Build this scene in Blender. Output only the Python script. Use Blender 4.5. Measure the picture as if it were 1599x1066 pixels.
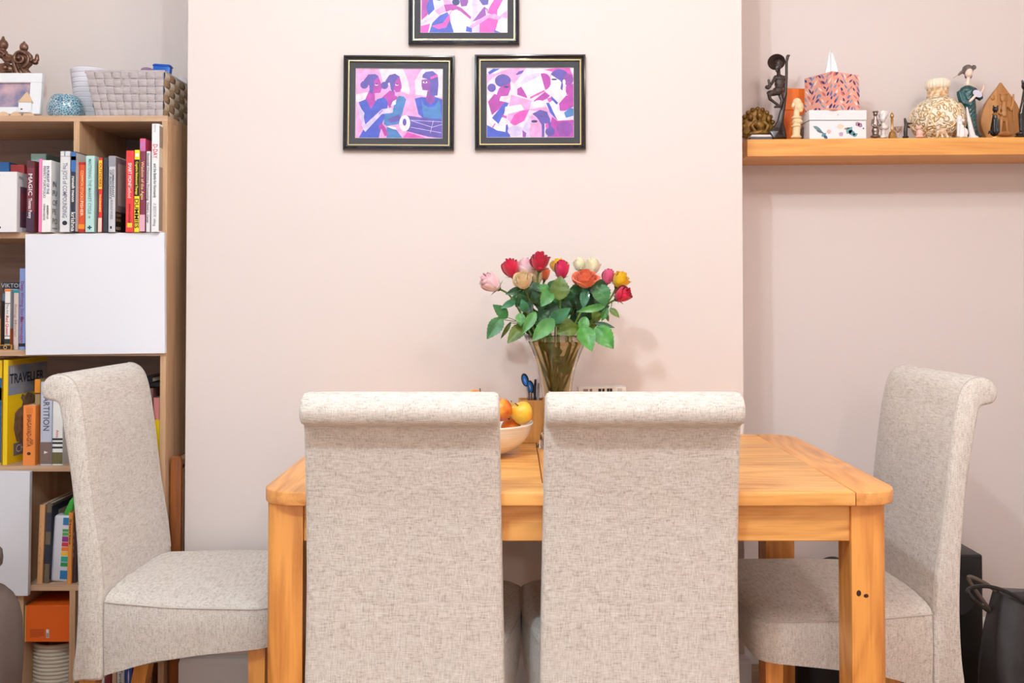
import bpy, bmesh, math, random
from mathutils import Vector, Matrix
random.seed(7)
SC = bpy.context.scene
COL = SC.collection
for o in list(bpy.data.objects):
    bpy.data.objects.remove(o)

# ------------------------------------------------------------------ camera
F = 1480.0                      # focal length in pixels of a 1599 px wide frame
PITCH = math.radians(1.15)
HC = 1.20
AXY = 426.0                     # image row of the optical axis
cam = bpy.data.cameras.new('camera')
cam.sensor_width = 36.0
cam.lens = 36.0 * F / 1599.0
cam.shift_y = (AXY - 533.0) / 1599.0
cam.clip_start = 0.05
camo = bpy.data.objects.new('camera', cam)
COL.objects.link(camo)
camo.location = (0, 0, HC)
camo.rotation_euler = (math.radians(90) + PITCH, 0, 0)
SC.camera = camo

# ------------------------------------------------------------------ light and exposure
SC.view_settings.view_transform = 'Standard'
SC.view_settings.look = 'None'
SC.view_settings.gamma = 1.0
SC.view_settings.use_curve_mapping = False
SC.view_settings.exposure = -0.15
w = bpy.data.worlds.new('daylight')
SC.world = w
w.use_nodes = True
bg = w.node_tree.nodes['Background']
bg.inputs['Color'].default_value = (0.88, 0.94, 1.0, 1)
bg.inputs['Strength'].default_value = 1.0


def lamp(name, loc, power, color, radius):
    l = bpy.data.lights.new(name, 'POINT')
    l.energy = power
    l.color = color
    l.shadow_soft_size = radius
    o = bpy.data.objects.new(name, l)
    o.location = loc
    COL.objects.link(o)
    return o


lamp('ceiling_lamp_near', (-0.60, 0.45, 2.72), 86, (0.74, 0.93, 1.0), 0.035)
lamp('ceiling_lamp_table', (0.0, 1.22, 2.74), 32, (0.86, 0.96, 1.0), 0.03)
lamp('fill_lamp_right', (1.25, 0.55, 2.72), 46, (1.0, 0.90, 0.83), 0.16)  # added warm fill to brighten the right alcove, not a known fitting
lamp('ceiling_lamp_far', (0.25, -4.0, 2.65), 115, (1.0, 0.80, 0.68), 0.08)


# ------------------------------------------------------------------ helpers
def P(px, py, Y):
    """point of the room seen at photograph pixel (px, py) and standing at distance Y"""
    cx = (px - 799.5) / F
    cy = (AXY - py) / F
    d = Vector((cx, math.cos(PITCH) - cy * math.sin(PITCH), math.sin(PITCH) + cy * math.cos(PITCH)))
    return Vector((0, 0, HC)) + d * (Y / d.y)


def ZZ(py, Y):
    return P(799.5, py, Y).z


def XX(px, Y):
    return (px - 799.5) / F * Y


def lin(c):
    r = []
    for v in c[:3]:
        v = v / 255.0
        r.append(v / 12.92 if v <= 0.04045 else ((v + 0.055) / 1.055) ** 2.4)
    return (r[0], r[1], r[2], 1.0)


MATS = {}


def mat(name, rgb, rough=0.6, metal=0.0, bump=0.0, bscale=300.0, var=0.0, vscale=20.0, coat=0.0, trans=0.0, ior=1.45, sheen=0.0, stretch=(1, 1, 1), rgb2=None, sss=0.0):
    if name in MATS:
        return MATS[name]
    m = bpy.data.materials.new(name)
    m.use_nodes = True
    nt = m.node_tree
    b = nt.nodes['Principled BSDF']
    b.inputs['Base Color'].default_value = lin(rgb)
    b.inputs['Roughness'].default_value = rough
    b.inputs['Metallic'].default_value = metal
    b.inputs['IOR'].default_value = ior
    b.inputs['Transmission Weight'].default_value = trans
    b.inputs['Coat Weight'].default_value = coat
    b.inputs['Sheen Weight'].default_value = sheen
    if sss:
        b.inputs['Subsurface Weight'].default_value = sss
        b.inputs['Subsurface Radius'].default_value = (0.01, 0.006, 0.004)
    if var > 0 or rgb2 or bump > 0:
        tc = nt.nodes.new('ShaderNodeTexCoord')
        mp = nt.nodes.new('ShaderNodeMapping')
        mp.inputs['Scale'].default_value = stretch
        nt.links.new(tc.outputs['Object'], mp.inputs['Vector'])
    if var > 0 or rgb2:
        n = nt.nodes.new('ShaderNodeTexNoise')
        n.inputs['Scale'].default_value = vscale
        n.inputs['Detail'].default_value = 5
        nt.links.new(mp.outputs['Vector'], n.inputs['Vector'])
        r = nt.nodes.new('ShaderNodeValToRGB')
        r.color_ramp.elements[0].position = 0.35
        r.color_ramp.elements[1].position = 0.65
        if rgb2:
            r.color_ramp.elements[0].color = lin(rgb2)
            r.color_ramp.elements[1].color = lin(rgb)
        else:
            r.color_ramp.elements[0].color = lin([max(0, c * (1 - var)) for c in rgb])
            r.color_ramp.elements[1].color = lin([min(255, c * (1 + var * 0.6)) for c in rgb])
        nt.links.new(n.outputs['Fac'], r.inputs['Fac'])
        nt.links.new(r.outputs['Color'], b.inputs['Base Color'])
    if bump > 0:
        n2 = nt.nodes.new('ShaderNodeTexNoise')
        n2.inputs['Scale'].default_value = bscale
        n2.inputs['Detail'].default_value = 3
        nt.links.new(mp.outputs['Vector'], n2.inputs['Vector'])
        bp = nt.nodes.new('ShaderNodeBump')
        bp.inputs['Strength'].default_value = bump
        bp.inputs['Distance'].default_value = 0.002
        nt.links.new(n2.outputs['Fac'], bp.inputs['Height'])
        nt.links.new(bp.outputs['Normal'], b.inputs['Normal'])
    MATS[name] = m
    return m


def wood(name, light, dark, axis='X', scale=1.0, rough=0.42, wave=True, coat=0.0, spread=0.12):
    """procedural timber, grain running along the given object axis"""
    if name in MATS:
        return MATS[name]
    m = bpy.data.materials.new(name)
    m.use_nodes = True
    nt = m.node_tree
    N = nt.nodes.new
    L = nt.links.new
    b = nt.nodes['Principled BSDF']
    b.inputs['Roughness'].default_value = rough
    b.inputs['Coat Weight'].default_value = coat
    b.inputs['Coat Roughness'].default_value = 0.25
    tc = N('ShaderNodeTexCoord')
    oi = N('ShaderNodeObjectInfo')
    off = N('ShaderNodeVectorMath')
    off.operation = 'MULTIPLY_ADD'
    off.inputs[1].default_value = (3.7, 5.1, 2.3)
    L(oi.outputs['Random'], off.inputs[0])
    L(tc.outputs['Object'], off.inputs[2])
    mp = N('ShaderNodeMapping')
    a, c = 1.6 * scale, 22.0 * scale
    mp.inputs['Scale'].default_value = {'X': (a, c, c), 'Y': (c, a, c), 'Z': (c, c, a)}[axis]
    L(off.outputs[0], mp.inputs['Vector'])
    n1 = N('ShaderNodeTexNoise')
    n1.inputs['Scale'].default_value = 1.6
    n1.inputs['Detail'].default_value = 6
    n1.inputs['Roughness'].default_value = 0.6
    n1.inputs['Distortion'].default_value = 0.7
    L(mp.outputs['Vector'], n1.inputs['Vector'])
    mp2 = N('ShaderNodeMapping')
    a2, c2 = 5 * scale, 260.0 * scale
    mp2.inputs['Scale'].default_value = {'X': (a2, c2, c2), 'Y': (c2, a2, c2), 'Z': (c2, c2, a2)}[axis]
    L(off.outputs[0], mp2.inputs['Vector'])
    n2 = N('ShaderNodeTexNoise')
    n2.inputs['Scale'].default_value = 1.0
    n2.inputs['Detail'].default_value = 2
    L(mp2.outputs['Vector'], n2.inputs['Vector'])
    mix = N('ShaderNodeMath')
    mix.operation = 'MULTIPLY_ADD'
    mix.inputs[1].default_value = 0.35
    L(n2.outputs['Fac'], mix.inputs[0])
    L(n1.outputs['Fac'], mix.inputs[2])
    src = mix.outputs[0]
    if wave:
        mp3 = N('ShaderNodeMapping')
        a3, c3 = 1.1 * scale, 5.0 * scale
        mp3.inputs['Scale'].default_value = {'X': (a3, c3, c3), 'Y': (c3, a3, c3), 'Z': (c3, c3, a3)}[axis]
        L(off.outputs[0], mp3.inputs['Vector'])
        n3 = N('ShaderNodeTexNoise')
        n3.inputs['Scale'].default_value = 1.7
        n3.inputs['Detail'].default_value = 1.5
        L(mp3.outputs['Vector'], n3.inputs['Vector'])
        mu = N('ShaderNodeMath')
        mu.operation = 'MULTIPLY'
        mu.inputs[1].default_value = 16.0
        L(n3.outputs['Fac'], mu.inputs[0])
        fr = N('ShaderNodeMath')
        fr.operation = 'PINGPONG'
        fr.inputs[1].default_value = 1.0
        L(mu.outputs[0], fr.inputs[0])
        m3 = N('ShaderNodeMath')
        m3.operation = 'MULTIPLY_ADD'
        m3.inputs[1].default_value = 0.28
        L(fr.outputs[0], m3.inputs[0])
        L(src, m3.inputs[2])
        src = m3.outputs[0]
    ramp = N('ShaderNodeValToRGB')
    ramp.color_ramp.elements[0].position = 0.42
    ramp.color_ramp.elements[0].color = lin(dark)
    ramp.color_ramp.elements[1].position = 0.92 if wave else 0.8
    ramp.color_ramp.elements[1].color = lin(light)
    L(src, ramp.inputs['Fac'])
    hs = N('ShaderNodeHueSaturation')
    vm = N('ShaderNodeMapRange')
    vm.inputs['To Min'].default_value = 1.0 - spread
    vm.inputs['To Max'].default_value = 1.0 + spread * 0.6
    L(oi.outputs['Random'], vm.inputs['Value'])
    L(vm.outputs['Result'], hs.inputs['Value'])
    L(ramp.outputs['Color'], hs.inputs['Color'])
    L(hs.outputs['Color'], b.inputs['Base Color'])
    bp = N('ShaderNodeBump')
    bp.inputs['Strength'].default_value = 0.12
    bp.inputs['Distance'].default_value = 0.001
    L(n2.outputs['Fac'], bp.inputs['Height'])
    L(bp.outputs['Normal'], b.inputs['Normal'])
    MATS[name] = m
    return m


def linen(name, base, dark, pale, s=1.0):
    """slubby woven upholstery: fine threads both ways with darker and paler slubs"""
    m = bpy.data.materials.new(name)
    m.use_nodes = True
    nt = m.node_tree
    N = nt.nodes.new
    L = nt.links.new
    b = nt.nodes['Principled BSDF']
    b.inputs['Roughness'].default_value = 0.9
    b.inputs['Sheen Weight'].default_value = 0.25
    b.inputs['Specular IOR Level'].default_value = 0.2
    tc = N('ShaderNodeTexCoord')

    def streak(sc, detail=3):
        mp = N('ShaderNodeMapping')
        mp.inputs['Scale'].default_value = sc
        L(tc.outputs['Object'], mp.inputs['Vector'])
        n = N('ShaderNodeTexNoise')
        n.inputs['Scale'].default_value = s
        n.inputs['Detail'].default_value = detail
        n.inputs['Roughness'].default_value = 0.65
        L(mp.outputs['Vector'], n.inputs['Vector'])
        return n.outputs['Fac']
    h = streak((40, 120, 420))
    v = streak((420, 420, 40))
    big = streak((30, 30, 60), 4)
    add = N('ShaderNodeMath')
    L(h, add.inputs[0])
    L(v, add.inputs[1])
    ad2 = N('ShaderNodeMath')
    ad2.operation = 'MULTIPLY_ADD'
    ad2.inputs[1].default_value = 0.30
    L(big, ad2.inputs[0])
    L(add.outputs[0], ad2.inputs[2])
    mr = N('ShaderNodeMapRange')
    mr.inputs['From Min'].default_value = 0.80
    mr.inputs['From Max'].default_value = 1.50
    L(ad2.outputs[0], mr.inputs['Value'])
    r = N('ShaderNodeValToRGB')
    e = r.color_ramp.elements
    e[0].position = 0.0
    e[0].color = lin(dark)
    e[1].position = 1.0
    e[1].color = lin(pale)
    x = e.new(0.42)
    x.color = lin(base)
    L(mr.outputs['Result'], r.inputs['Fac'])
    L(r.outputs['Color'], b.inputs['Base Color'])
    bp = N('ShaderNodeBump')
    bp.inputs['Strength'].default_value = 0.35
    bp.inputs['Distance'].default_value = 0.0012
    L(add.outputs[0], bp.inputs['Height'])
    L(bp.outputs['Normal'], b.inputs['Normal'])
    MATS[name] = m
    return m


class MB:
    """collects simple shapes into ONE mesh"""
    def __init__(self):
        self.bm = bmesh.new()

    def box(self, a, b, bev=0.0, seg=2, M=None):
        a, b = Vector(a), Vector(b)
        g = bmesh.ops.create_cube(self.bm, size=1.0)
        vs = g['verts']
        c, d = (a + b) / 2, b - a
        for v in vs:
            v.co = Vector((v.co.x * d.x + c.x, v.co.y * d.y + c.y, v.co.z * d.z + c.z))
        fs = set(f for v in vs for f in v.link_faces)
        if bev > 0:
            es = list(set(e for v in vs for e in v.link_edges))
            r = bmesh.ops.bevel(self.bm, geom=es, offset=bev, segments=seg, profile=0.5, affect='EDGES')
            vs = list(set(r['verts']) | set(v for v in vs if v.is_valid))
        if M is not None:
            for v in vs:
                v.co = M @ v.co
        return self

    def poly(self, pts, flip=False):
        vs = [self.bm.verts.new(p) for p in pts]
        if flip:
            vs.reverse()
        self.bm.faces.new(vs)
        return self

    def prism(self, pts, ex, bev=0.0, seg=2, smooth_side=True):
        """pts: outline in space, ex: extrusion vector"""
        ex = Vector(ex)
        lo = [self.bm.verts.new(Vector(p)) for p in pts]
        hi = [self.bm.verts.new(Vector(p) + ex) for p in pts]
        n = len(pts)
        f1 = self.bm.faces.new(list(reversed(lo)))
        f2 = self.bm.faces.new(hi)
        side = []
        for i in range(n):
            j = (i + 1) % n
            f = self.bm.faces.new([lo[i], lo[j], hi[j], hi[i]])
            side.append(f)
        fl = [f1, f2] + side
        bmesh.ops.recalc_face_normals(self.bm, faces=fl)
        if bev > 0:
            es = [e for e in f1.edges] + [e for e in f2.edges]
            bmesh.ops.bevel(self.bm, geom=es, offset=bev, segments=seg, profile=0.5, affect='EDGES')
        return self

    def lathe(self, prof, c=(0, 0, 0), n=32, flute=0, famp=0.0, frange=None, M=None, closed=False):
        c = Vector(c)
        rings = []
        for (r, z) in prof:
            ring = []
            for i in range(n):
                a = 2 * math.pi * i / n
                rr = r
                if flute and (frange is None or frange[0] <= z <= frange[1]):
                    rr = r * (1 + famp * math.cos(flute * a))
                p = Vector((rr * math.cos(a), rr * math.sin(a), z))
                if M is not None:
                    p = M @ p
                ring.append(self.bm.verts.new(p + c))
            rings.append(ring)
        for k in range(len(rings) - 1):
            for i in range(n):
                j = (i + 1) % n
                self.bm.faces.new([rings[k][i], rings[k][j], rings[k + 1][j], rings[k + 1][i]])
        if closed:
            for i in range(n):
                j = (i + 1) % n
                self.bm.faces.new([rings[-1][i], rings[-1][j], rings[0][j], rings[0][i]])
        else:
            if prof[0][0] > 1e-5:
                self.bm.faces.new(list(reversed(rings[0])))
            if prof[-1][0] > 1e-5:
                self.bm.faces.new(rings[-1])
        return self

    def ball(self, c, r, sub=2, M=None):
        if not isinstance(r, (tuple, list)):
            r = (r, r, r)
        g = bmesh.ops.create_icosphere(self.bm, subdivisions=sub, radius=1.0)
        for v in g['verts']:
            p = Vector((v.co.x * r[0], v.co.y * r[1], v.co.z * r[2]))
            if M is not None:
                p = M @ p
            v.co = p + Vector(c)
        return self

    def tube(self, pts, rad, n=8, cap=True):
        pts = [Vector(p) for p in pts]
        if not isinstance(rad, (list, tuple)):
            rad = [rad] * len(pts)
        rings = []
        prev = None
        for i, p in enumerate(pts):
            t = (pts[min(i + 1, len(pts) - 1)] - pts[max(i - 1, 0)]).normalized()
            if prev is None:
                ref = Vector((0, 0, 1)) if abs(t.z) < 0.9 else Vector((1, 0, 0))
                u = t.cross(ref).normalized()
            else:
                u = (prev - t * prev.dot(t)).normalized()
            prev = u
            v = t.cross(u)
            rings.append([self.bm.verts.new(p + (u * math.cos(2 * math.pi * k / n) + v * math.sin(2 * math.pi * k / n)) * rad[i]) for k in range(n)])
        for a, b in zip(rings, rings[1:]):
            for k in range(n):
                j = (k + 1) % n
                self.bm.faces.new([a[k], a[j], b[j], b[k]])
        if cap:
            self.bm.faces.new(list(reversed(rings[0])))
            self.bm.faces.new(rings[-1])
        return self

    def grid(self, rows, closed_u=False):
        R = [[self.bm.verts.new(p) for p in row] for row in rows]
        for a, b in zip(R, R[1:]):
            m = len(a)
            for i in range(m if closed_u else m - 1):
                j = (i + 1) % m
                self.bm.faces.new([a[i], a[j], b[j], b[i]])
        return self

    def done(self, name, m, parent=None, smooth=True, angle=35, loc=None, recalc=True):
        if recalc:
            bmesh.ops.recalc_face_normals(self.bm, faces=self.bm.faces[:])
        me = bpy.data.meshes.new(name)
        if smooth:
            lim = math.radians(angle)
            for f in self.bm.faces:
                f.smooth = True
            for e in self.bm.edges:
                e.smooth = not (len(e.link_faces) == 2 and e.calc_face_angle(0) > lim)
        self.bm.to_mesh(me)
        self.bm.free()
        if isinstance(m, (list, tuple)):
            for x in m:
                me.materials.append(x)
        elif m is not None:
            me.materials.append(m)
        o = bpy.data.objects.new(name, me)
        COL.objects.link(o)
        if parent is not None:
            o.parent = parent
        if loc is not None:
            o.location = loc
        return o


def thing(name, label, cat, loc=(0, 0, 0), rot=(0, 0, 0), group=None):
    o = bpy.data.objects.new(name, None)
    o.empty_display_size = 0.05
    o.location = loc
    o.rotation_euler = rot
    COL.objects.link(o)
    return tag(o, label, cat, group)


def tag(o, label, cat, group=None):
    o['label'] = label
    o['category'] = cat
    if group:
        o['group'] = group
    return o


def struct(o):
    o['kind'] = 'structure'
    return o


def smoothpts(pts, sub=4, closed=False):
    """Catmull-Rom through the points"""
    out = []
    n = len(pts)
    V = [Vector(p) for p in pts]
    rng = n if closed else n - 1
    for i in range(rng):
        p0 = V[(i - 1) % n] if (closed or i > 0) else V[i]
        p1 = V[i]
        p2 = V[(i + 1) % n]
        p3 = V[(i + 2) % n] if (closed or i + 2 < n) else V[(i + 1) % n]
        for k in range(sub):
            t = k / sub
            out.append(0.5 * ((2 * p1) + (p2 - p0) * t + (2 * p0 - 5 * p1 + 4 * p2 - p3) * t * t + (3 * p1 - p0 - 3 * p2 + p3) * t ** 3))
    if not closed:
        out.append(V[-1])
    return out


def lettering(parent, s, size, M, m, name='lettering', width=None, align='CENTER', bold=0.0):
    """flat printed words as a mesh part; M places the text plane in the parent's space"""
    cu = bpy.data.curves.new('words', 'FONT')
    cu.body = s
    cu.size = size
    cu.align_x = align
    cu.align_y = 'CENTER'
    cu.resolution_u = 2
    cu.offset = bold
    tmp = bpy.data.objects.new('words', cu)
    COL.objects.link(tmp)
    dg = bpy.context.evaluated_depsgraph_get()
    me = bpy.data.meshes.new_from_object(tmp.evaluated_get(dg))
    bpy.data.objects.remove(tmp)
    bpy.data.curves.remove(cu)
    xs = [v.co.x for v in me.vertices]
    if xs and width:
        k = width / (max(xs) - min(xs))
        for v in me.vertices:
            v.co.x *= k
    for v in me.vertices:
        v.co = M @ v.co
    me.name = name
    me.materials.clear()
    me.materials.append(m)
    o = bpy.data.objects.new(name, me)
    COL.objects.link(o)
    o.parent = parent
    return o


def frame_matrix(origin, xdir, ydir):
    x = Vector(xdir).normalized()
    y = Vector(ydir).normalized()
    z = x.cross(y)
    M = Matrix.Identity(4)
    for i in range(3):
        M[i][0], M[i][1], M[i][2], M[i][3] = x[i], y[i], z[i], origin[i]
    return M


def blob(els, name, m, parent, Y, org, voxel=0.0022, smooth=4, depth=1.0):
    """a carved or cast piece: overlapping masses fused to one continuous skin.
    els in photo pixels: ('b', px, py, rx, ry, rd, dy) or ('t', [(px, py, r, dy), ...])"""
    k = Y / F
    mb = MB()
    for e in els:
        if e[0] == 'b':
            _, px, py, rx, ry, rd, dy = e
            p = P(px, py, Y) - org
            p.y += dy * k
            mb.ball(p, (rx * k, rd * k * depth, ry * k), 2)
        else:
            pts = e[1]
            for (a, b) in zip(pts, pts[1:]):
                L = math.hypot(a[0] - b[0], a[1] - b[1], a[3] - b[3])
                n = max(2, int(L / (0.45 * max(1.0, min(a[2], b[2])))))
                for i in range(n + 1):
                    t = i / n
                    q = [a[j] * (1 - t) + b[j] * t for j in range(4)]
                    p = P(q[0], q[1], Y) - org
                    p.y += q[3] * k
                    mb.ball(p, q[2] * k, 1)
    me = bpy.data.meshes.new('tmp')
    mb.bm.to_mesh(me)
    mb.bm.free()
    o = bpy.data.objects.new('tmp', me)
    COL.objects.link(o)
    r = o.modifiers.new('r', 'REMESH')
    r.mode = 'VOXEL'
    r.voxel_size = voxel
    if smooth:
        s = o.modifiers.new('s', 'SMOOTH')
        s.iterations = smooth
        s.factor = 0.5
    dg = bpy.context.evaluated_depsgraph_get()
    me2 = bpy.data.meshes.new_from_object(o.evaluated_get(dg))
    bpy.data.objects.remove(o)
    bpy.data.meshes.remove(me)
    me2.name = name
    for f in me2.polygons:
        f.use_smooth = True
    me2.materials.clear()
    me2.materials.append(m)
    o = bpy.data.objects.new(name, me2)
    COL.objects.link(o)
    if parent is not None:
        o.parent = parent
    else:
        o.location = org
    return o

# ------------------------------------------------------------------ materials used all over
M_WALL = mat('blush_emulsion', (225, 213, 210), 0.85, bump=0.05, bscale=120)
M_WHITE = mat('white_gloss_paint', (232, 230, 232), 0.4)
M_CEIL = mat('ceiling_white', (240, 238, 235), 0.9)
M_OAKX = wood('oak_x', (244, 180, 102), (202, 126, 58), 'X', coat=0.25)
M_OAKY = wood('oak_y', (236, 168, 96), (194, 118, 56), 'Y', coat=0.25)
M_OAKZ = wood('oak_z', (232, 158, 78), (184, 104, 38), 'Z', coat=0.15)
M_SHELF = wood('shelf_oak', (240, 172, 90), (212, 136, 60), 'X', wave=False, coat=0.2)
M_CASEX = wood('pale_oak_laminate_x', (208, 172, 142), (180, 142, 112), 'X', wave=False, rough=0.5, spread=0.03)
M_CASEZ = wood('pale_oak_laminate_z', (208, 170, 134), (180, 140, 106), 'Z', wave=False, rough=0.5, spread=0.03)
M_CASEB = wood('back_board_laminate', (156, 134, 124), (130, 108, 100), 'X', wave=False, rough=0.6, spread=0.02)
M_DOOR = mat('white_lacquer_door', (232, 234, 244), 0.25, coat=0.3)
M_LINEN = linen('oatmeal_linen', (210, 200, 192), (156, 143, 136), (236, 231, 226), 1.25)
M_PIPE = mat('linen_piping', (206, 198, 192), 0.9, bump=0.3, bscale=900)
M_BLACK = mat('black_print', (28, 26, 30), 0.6)
M_WPRINT = mat('white_print', (238, 236, 236), 0.6)
M_PAGES = mat('page_block', (226, 214, 196), 0.85, bump=0.4, bscale=60, stretch=(40, 1, 1))

# ------------------------------------------------------------------ the room
YB, YA = 2.78, 3.10             # chimney breast face, alcove back wall
XL, XR = -0.955, 0.677          # chimney breast sides
H = 2.85
X0, X1 = -2.05, 2.05
struct(MB().box((X0, -5.0, -0.06), (X1, YA + 0.1, 0)).done('floor', wood('floor_boards', (178, 140, 104), (140, 104, 74), 'X', wave=False), smooth=False))
struct(MB().box((X0, -5.0, H), (X1, YA + 0.1, H + 0.06)).done('ceiling', M_CEIL, smooth=False))
struct(MB().box((X0, YA, 0), (X1, YA + 0.1, H)).done('wall_back', M_WALL, smooth=False))
struct(MB().box((XL, YB, 0), (XR, YA, H)).done('wall_breast', M_WALL, smooth=False))
struct(MB().box((X0 - 0.1, -0.4, 0), (X0, YA + 0.1, H)).done('wall_left', M_WALL, smooth=False))
struct(MB().box((X1, -5.0, 0), (X1 + 0.1, YA + 0.1, H)).done('wall_right', M_WALL, smooth=False))


def baseboard(name, pts):
    """pts: run of (x, y) seen from above, board offset to the room side"""
    mb = MB()
    prof = [(0.0, 0.0), (0.016, 0.0), (0.016, 0.125), (0.012, 0.138), (0.004, 0.146), (0.0, 0.146)]
    rows = []
    for (z, (dx, dy), (x, y)) in [(0, d, p) for p, d in pts]:
        rows.append([Vector((x + dx * a, y + dy * a, h)) for a, h in prof])
    mb.grid(rows)
    mb.poly(rows[0])
    mb.poly(rows[-1])
    return struct(mb.done(name, M_WHITE, smooth=False))


baseboard('baseboard_breast', [((XL + 0.0, YB), (-0.6, -1)), ((XR, YB), (1, -1)), ((XR, YA - 0.02), (1, 0))])
baseboard('baseboard_back', [((XR + 0.02, YA), (0, -1)), ((X1, YA), (0, -1))])
baseboard('baseboard_right', [((X1, YA - 0.02), (-1, 0)), ((X1, -5.0), (-1, 0))])

# ------------------------------------------------------------------ dining table
TZ = 0.787
TX0, TX1, TY0, TY1 = -0.526, 0.812, 1.968, 2.766
TC = Vector(((TX0 + TX1) / 2, (TY0 + TY1) / 2, 0))
table = thing('dining_table', 'honey oak extending dining table with rounded corners, set against the chimney breast', 'table', TC)
hx, hy = (TX1 - TX0) / 2, (TY1 - TY0) / 2
TH = 0.030
EB, LR, G = 0.100, 0.096, 0.0022      # end boards, long rails, groove


def corner(cx, cy, r, a0, n=8):
    return [(cx + r * math.cos(math.radians(a0 + 90 * i / n)), cy + r * math.sin(math.radians(a0 + 90 * i / n))) for i in range(n + 1)]


def slab(outline, z0, z1, name, m, parent, bev=0.004):
    return MB().prism([(x, y, z0) for x, y in outline], (0, 0, z1 - z0), bev, 3).done(name, m, parent, angle=50)


rc = 0.075
for sgn in (-1, 1):
    if sgn > 0:
        o = [(hx - EB, -hy)] + corner(hx - rc, -hy + rc, rc, -90) + corner(hx - rc, hy - rc, rc, 0) + [(hx - EB, hy)]
    else:
        o = [(-hx + EB, hy)] + corner(-hx + rc, hy - rc, rc, 90) + corner(-hx + rc, -hy + rc, rc, 180) + [(-hx + EB, -hy)]
    slab(o, TZ - TH, TZ, 'end_board', M_OAKY, table)
for y0, y1 in ((-hy, -hy + LR), (hy - LR * 0.8, hy)):
    slab([(-hx + EB + G, y0), (hx - EB - G, y0), (hx - EB - G, y1), (-hx + EB + G, y1)], TZ - TH, TZ, 'long_rail', M_OAKX, table)
MB().box((-hx + EB - 0.005, -hy + LR - 0.005, TZ - TH), (hx - EB + 0.005, hy - 0.07, TZ - 0.012)).done('under_panel', M_OAKX, table, smooth=False)
leaf0, leaf1 = 0.067 - TC.x, 0.222 - TC.x
ny = 7
ya, yb = -hy + LR + G, hy - LR * 0.8 - G
pw = (yb - ya) / ny
for x0, x1 in ((-hx + EB + G, leaf0 - G), (leaf1 + G, hx - EB - G)):
    for i in range(ny):
        MB().box((x0, ya + i * pw + 0.0002, TZ - 0.0125), (x1, ya + (i + 1) * pw - 0.0002, TZ - 0.0006), 0.0008, 1).done('plank', M_OAKX, table, smooth=False)
for i in range(2):
    xw = (leaf1 - leaf0) / 2
    MB().box((leaf0 + i * xw + 0.0003, ya, TZ - 0.0125), (leaf0 + (i + 1) * xw - 0.0003, yb, TZ - 0.0006), 0.0008, 1).done('leaf_board', M_OAKY, table, smooth=False)
# legs with a rounded outer corner
LW = 0.080


def table_leg(sx, sy):
    ox = -0.517 - TC.x if sx < 0 else 0.789 - TC.x
    oy = sy * (hy - 0.022)
    r = 0.034
    # outline in the leg's own quadrant, outer corner at (ox, oy)
    pts = [(0, 0)]
    pts = [(-LW, -LW), (0, -LW)] + [(-r + r * math.cos(math.radians(a)), -r + r * math.sin(math.radians(a))) for a in range(0, 91, 15)] + [(-LW, 0)]
    pts = [(ox + sx * x, oy + sy * y) for x, y in pts]
    return MB().prism([(x, y, 0.0) for x, y in pts], (0, 0, TZ - TH - 0.0005), 0.002, 2).done('leg', M_OAKZ, table, angle=40)


for sx in (-1, 1):
    for sy in (-1, 1):
        table_leg(sx, sy)
# pair of little knots on the near right leg
kn = mat('dark_knot', (58, 30, 18), 0.7)
kx, ky = 0.789 - TC.x - LW, -hy + 0.022
for (px, py, rx, rz) in ((1341, 926, 0.0052, 0.0066), (1352.5, 930, 0.0055, 0.0042)):
    p = P(px, py, TY0 + 0.022) - TC
    mb = MB()
    mb.ball((p.x, ky, p.z), (rx, 0.0006, rz), 2)
    mb.done('knot', kn, table)
az0, az1 = 0.678, TZ - TH - 0.005
lx0, lx1 = -0.517 - TC.x + LW, 0.789 - TC.x - LW
for y in (-hy + 0.03, hy - 0.03 - 0.022):
    MB().box((lx0, y, az0), (lx1, y + 0.022, az1), 0.0015, 1).done('apron', M_OAKX, table, smooth=False)
for x in (lx0 - 0.055, lx1 + 0.033):
    MB().box((x, -hy + 0.022 + LW, az0), (x + 0.022, hy - 0.022 - LW, az1), 0.0015, 1).done('apron', M_OAKY, table, smooth=False)

# ------------------------------------------------------------------ roll back dining chairs
BACK = [(0, .440), (-.004, .490), (-.012, .560), (-.031, .672), (-.049, .819), (-.063, .915), (-.074, .958), (-.088, .983), (-.110, .997), (-.134, .998), (-.155, .988),
        (-.167, .968), (-.165, .950), (-.157, .938), (-.143, .933), (-.130, .930), (-.1215, .921), (-.117, .900), (-.110, .865), (-.089, .745), (-.074, .610), (-.068, .500), (-.067, .420), (-.070, .340), (-.076, .262), (-.050, .259), (-.022, .259),
        (-.002, .264), (.001, .300), (.001, .370)]


def zbot(u):
    T = [(-0.05, .262), (-.027, .262), (.053, .290), (.128, .317), (.243, .338), (.378, .354), (.44, .356)]
    for (a, za), (b, zb) in zip(T, T[1:]):
        if u <= b:
            t = max(0, (u - a) / (b - a))
            return za + (zb - za) * t
    return T[-1][1]


M_LEG = M_OAKZ


def back_half(z):
    T = [(0.0, .210), (.26, .210), (.45, .206), (.60, .203), (.95, .198), (1.1, .198)]
    for (a, wa), (b, wb) in zip(T, T[1:]):
        if z <= b:
            return wa + (wb - wa) * max(0, (z - a) / (b - a))
    return .198


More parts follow.
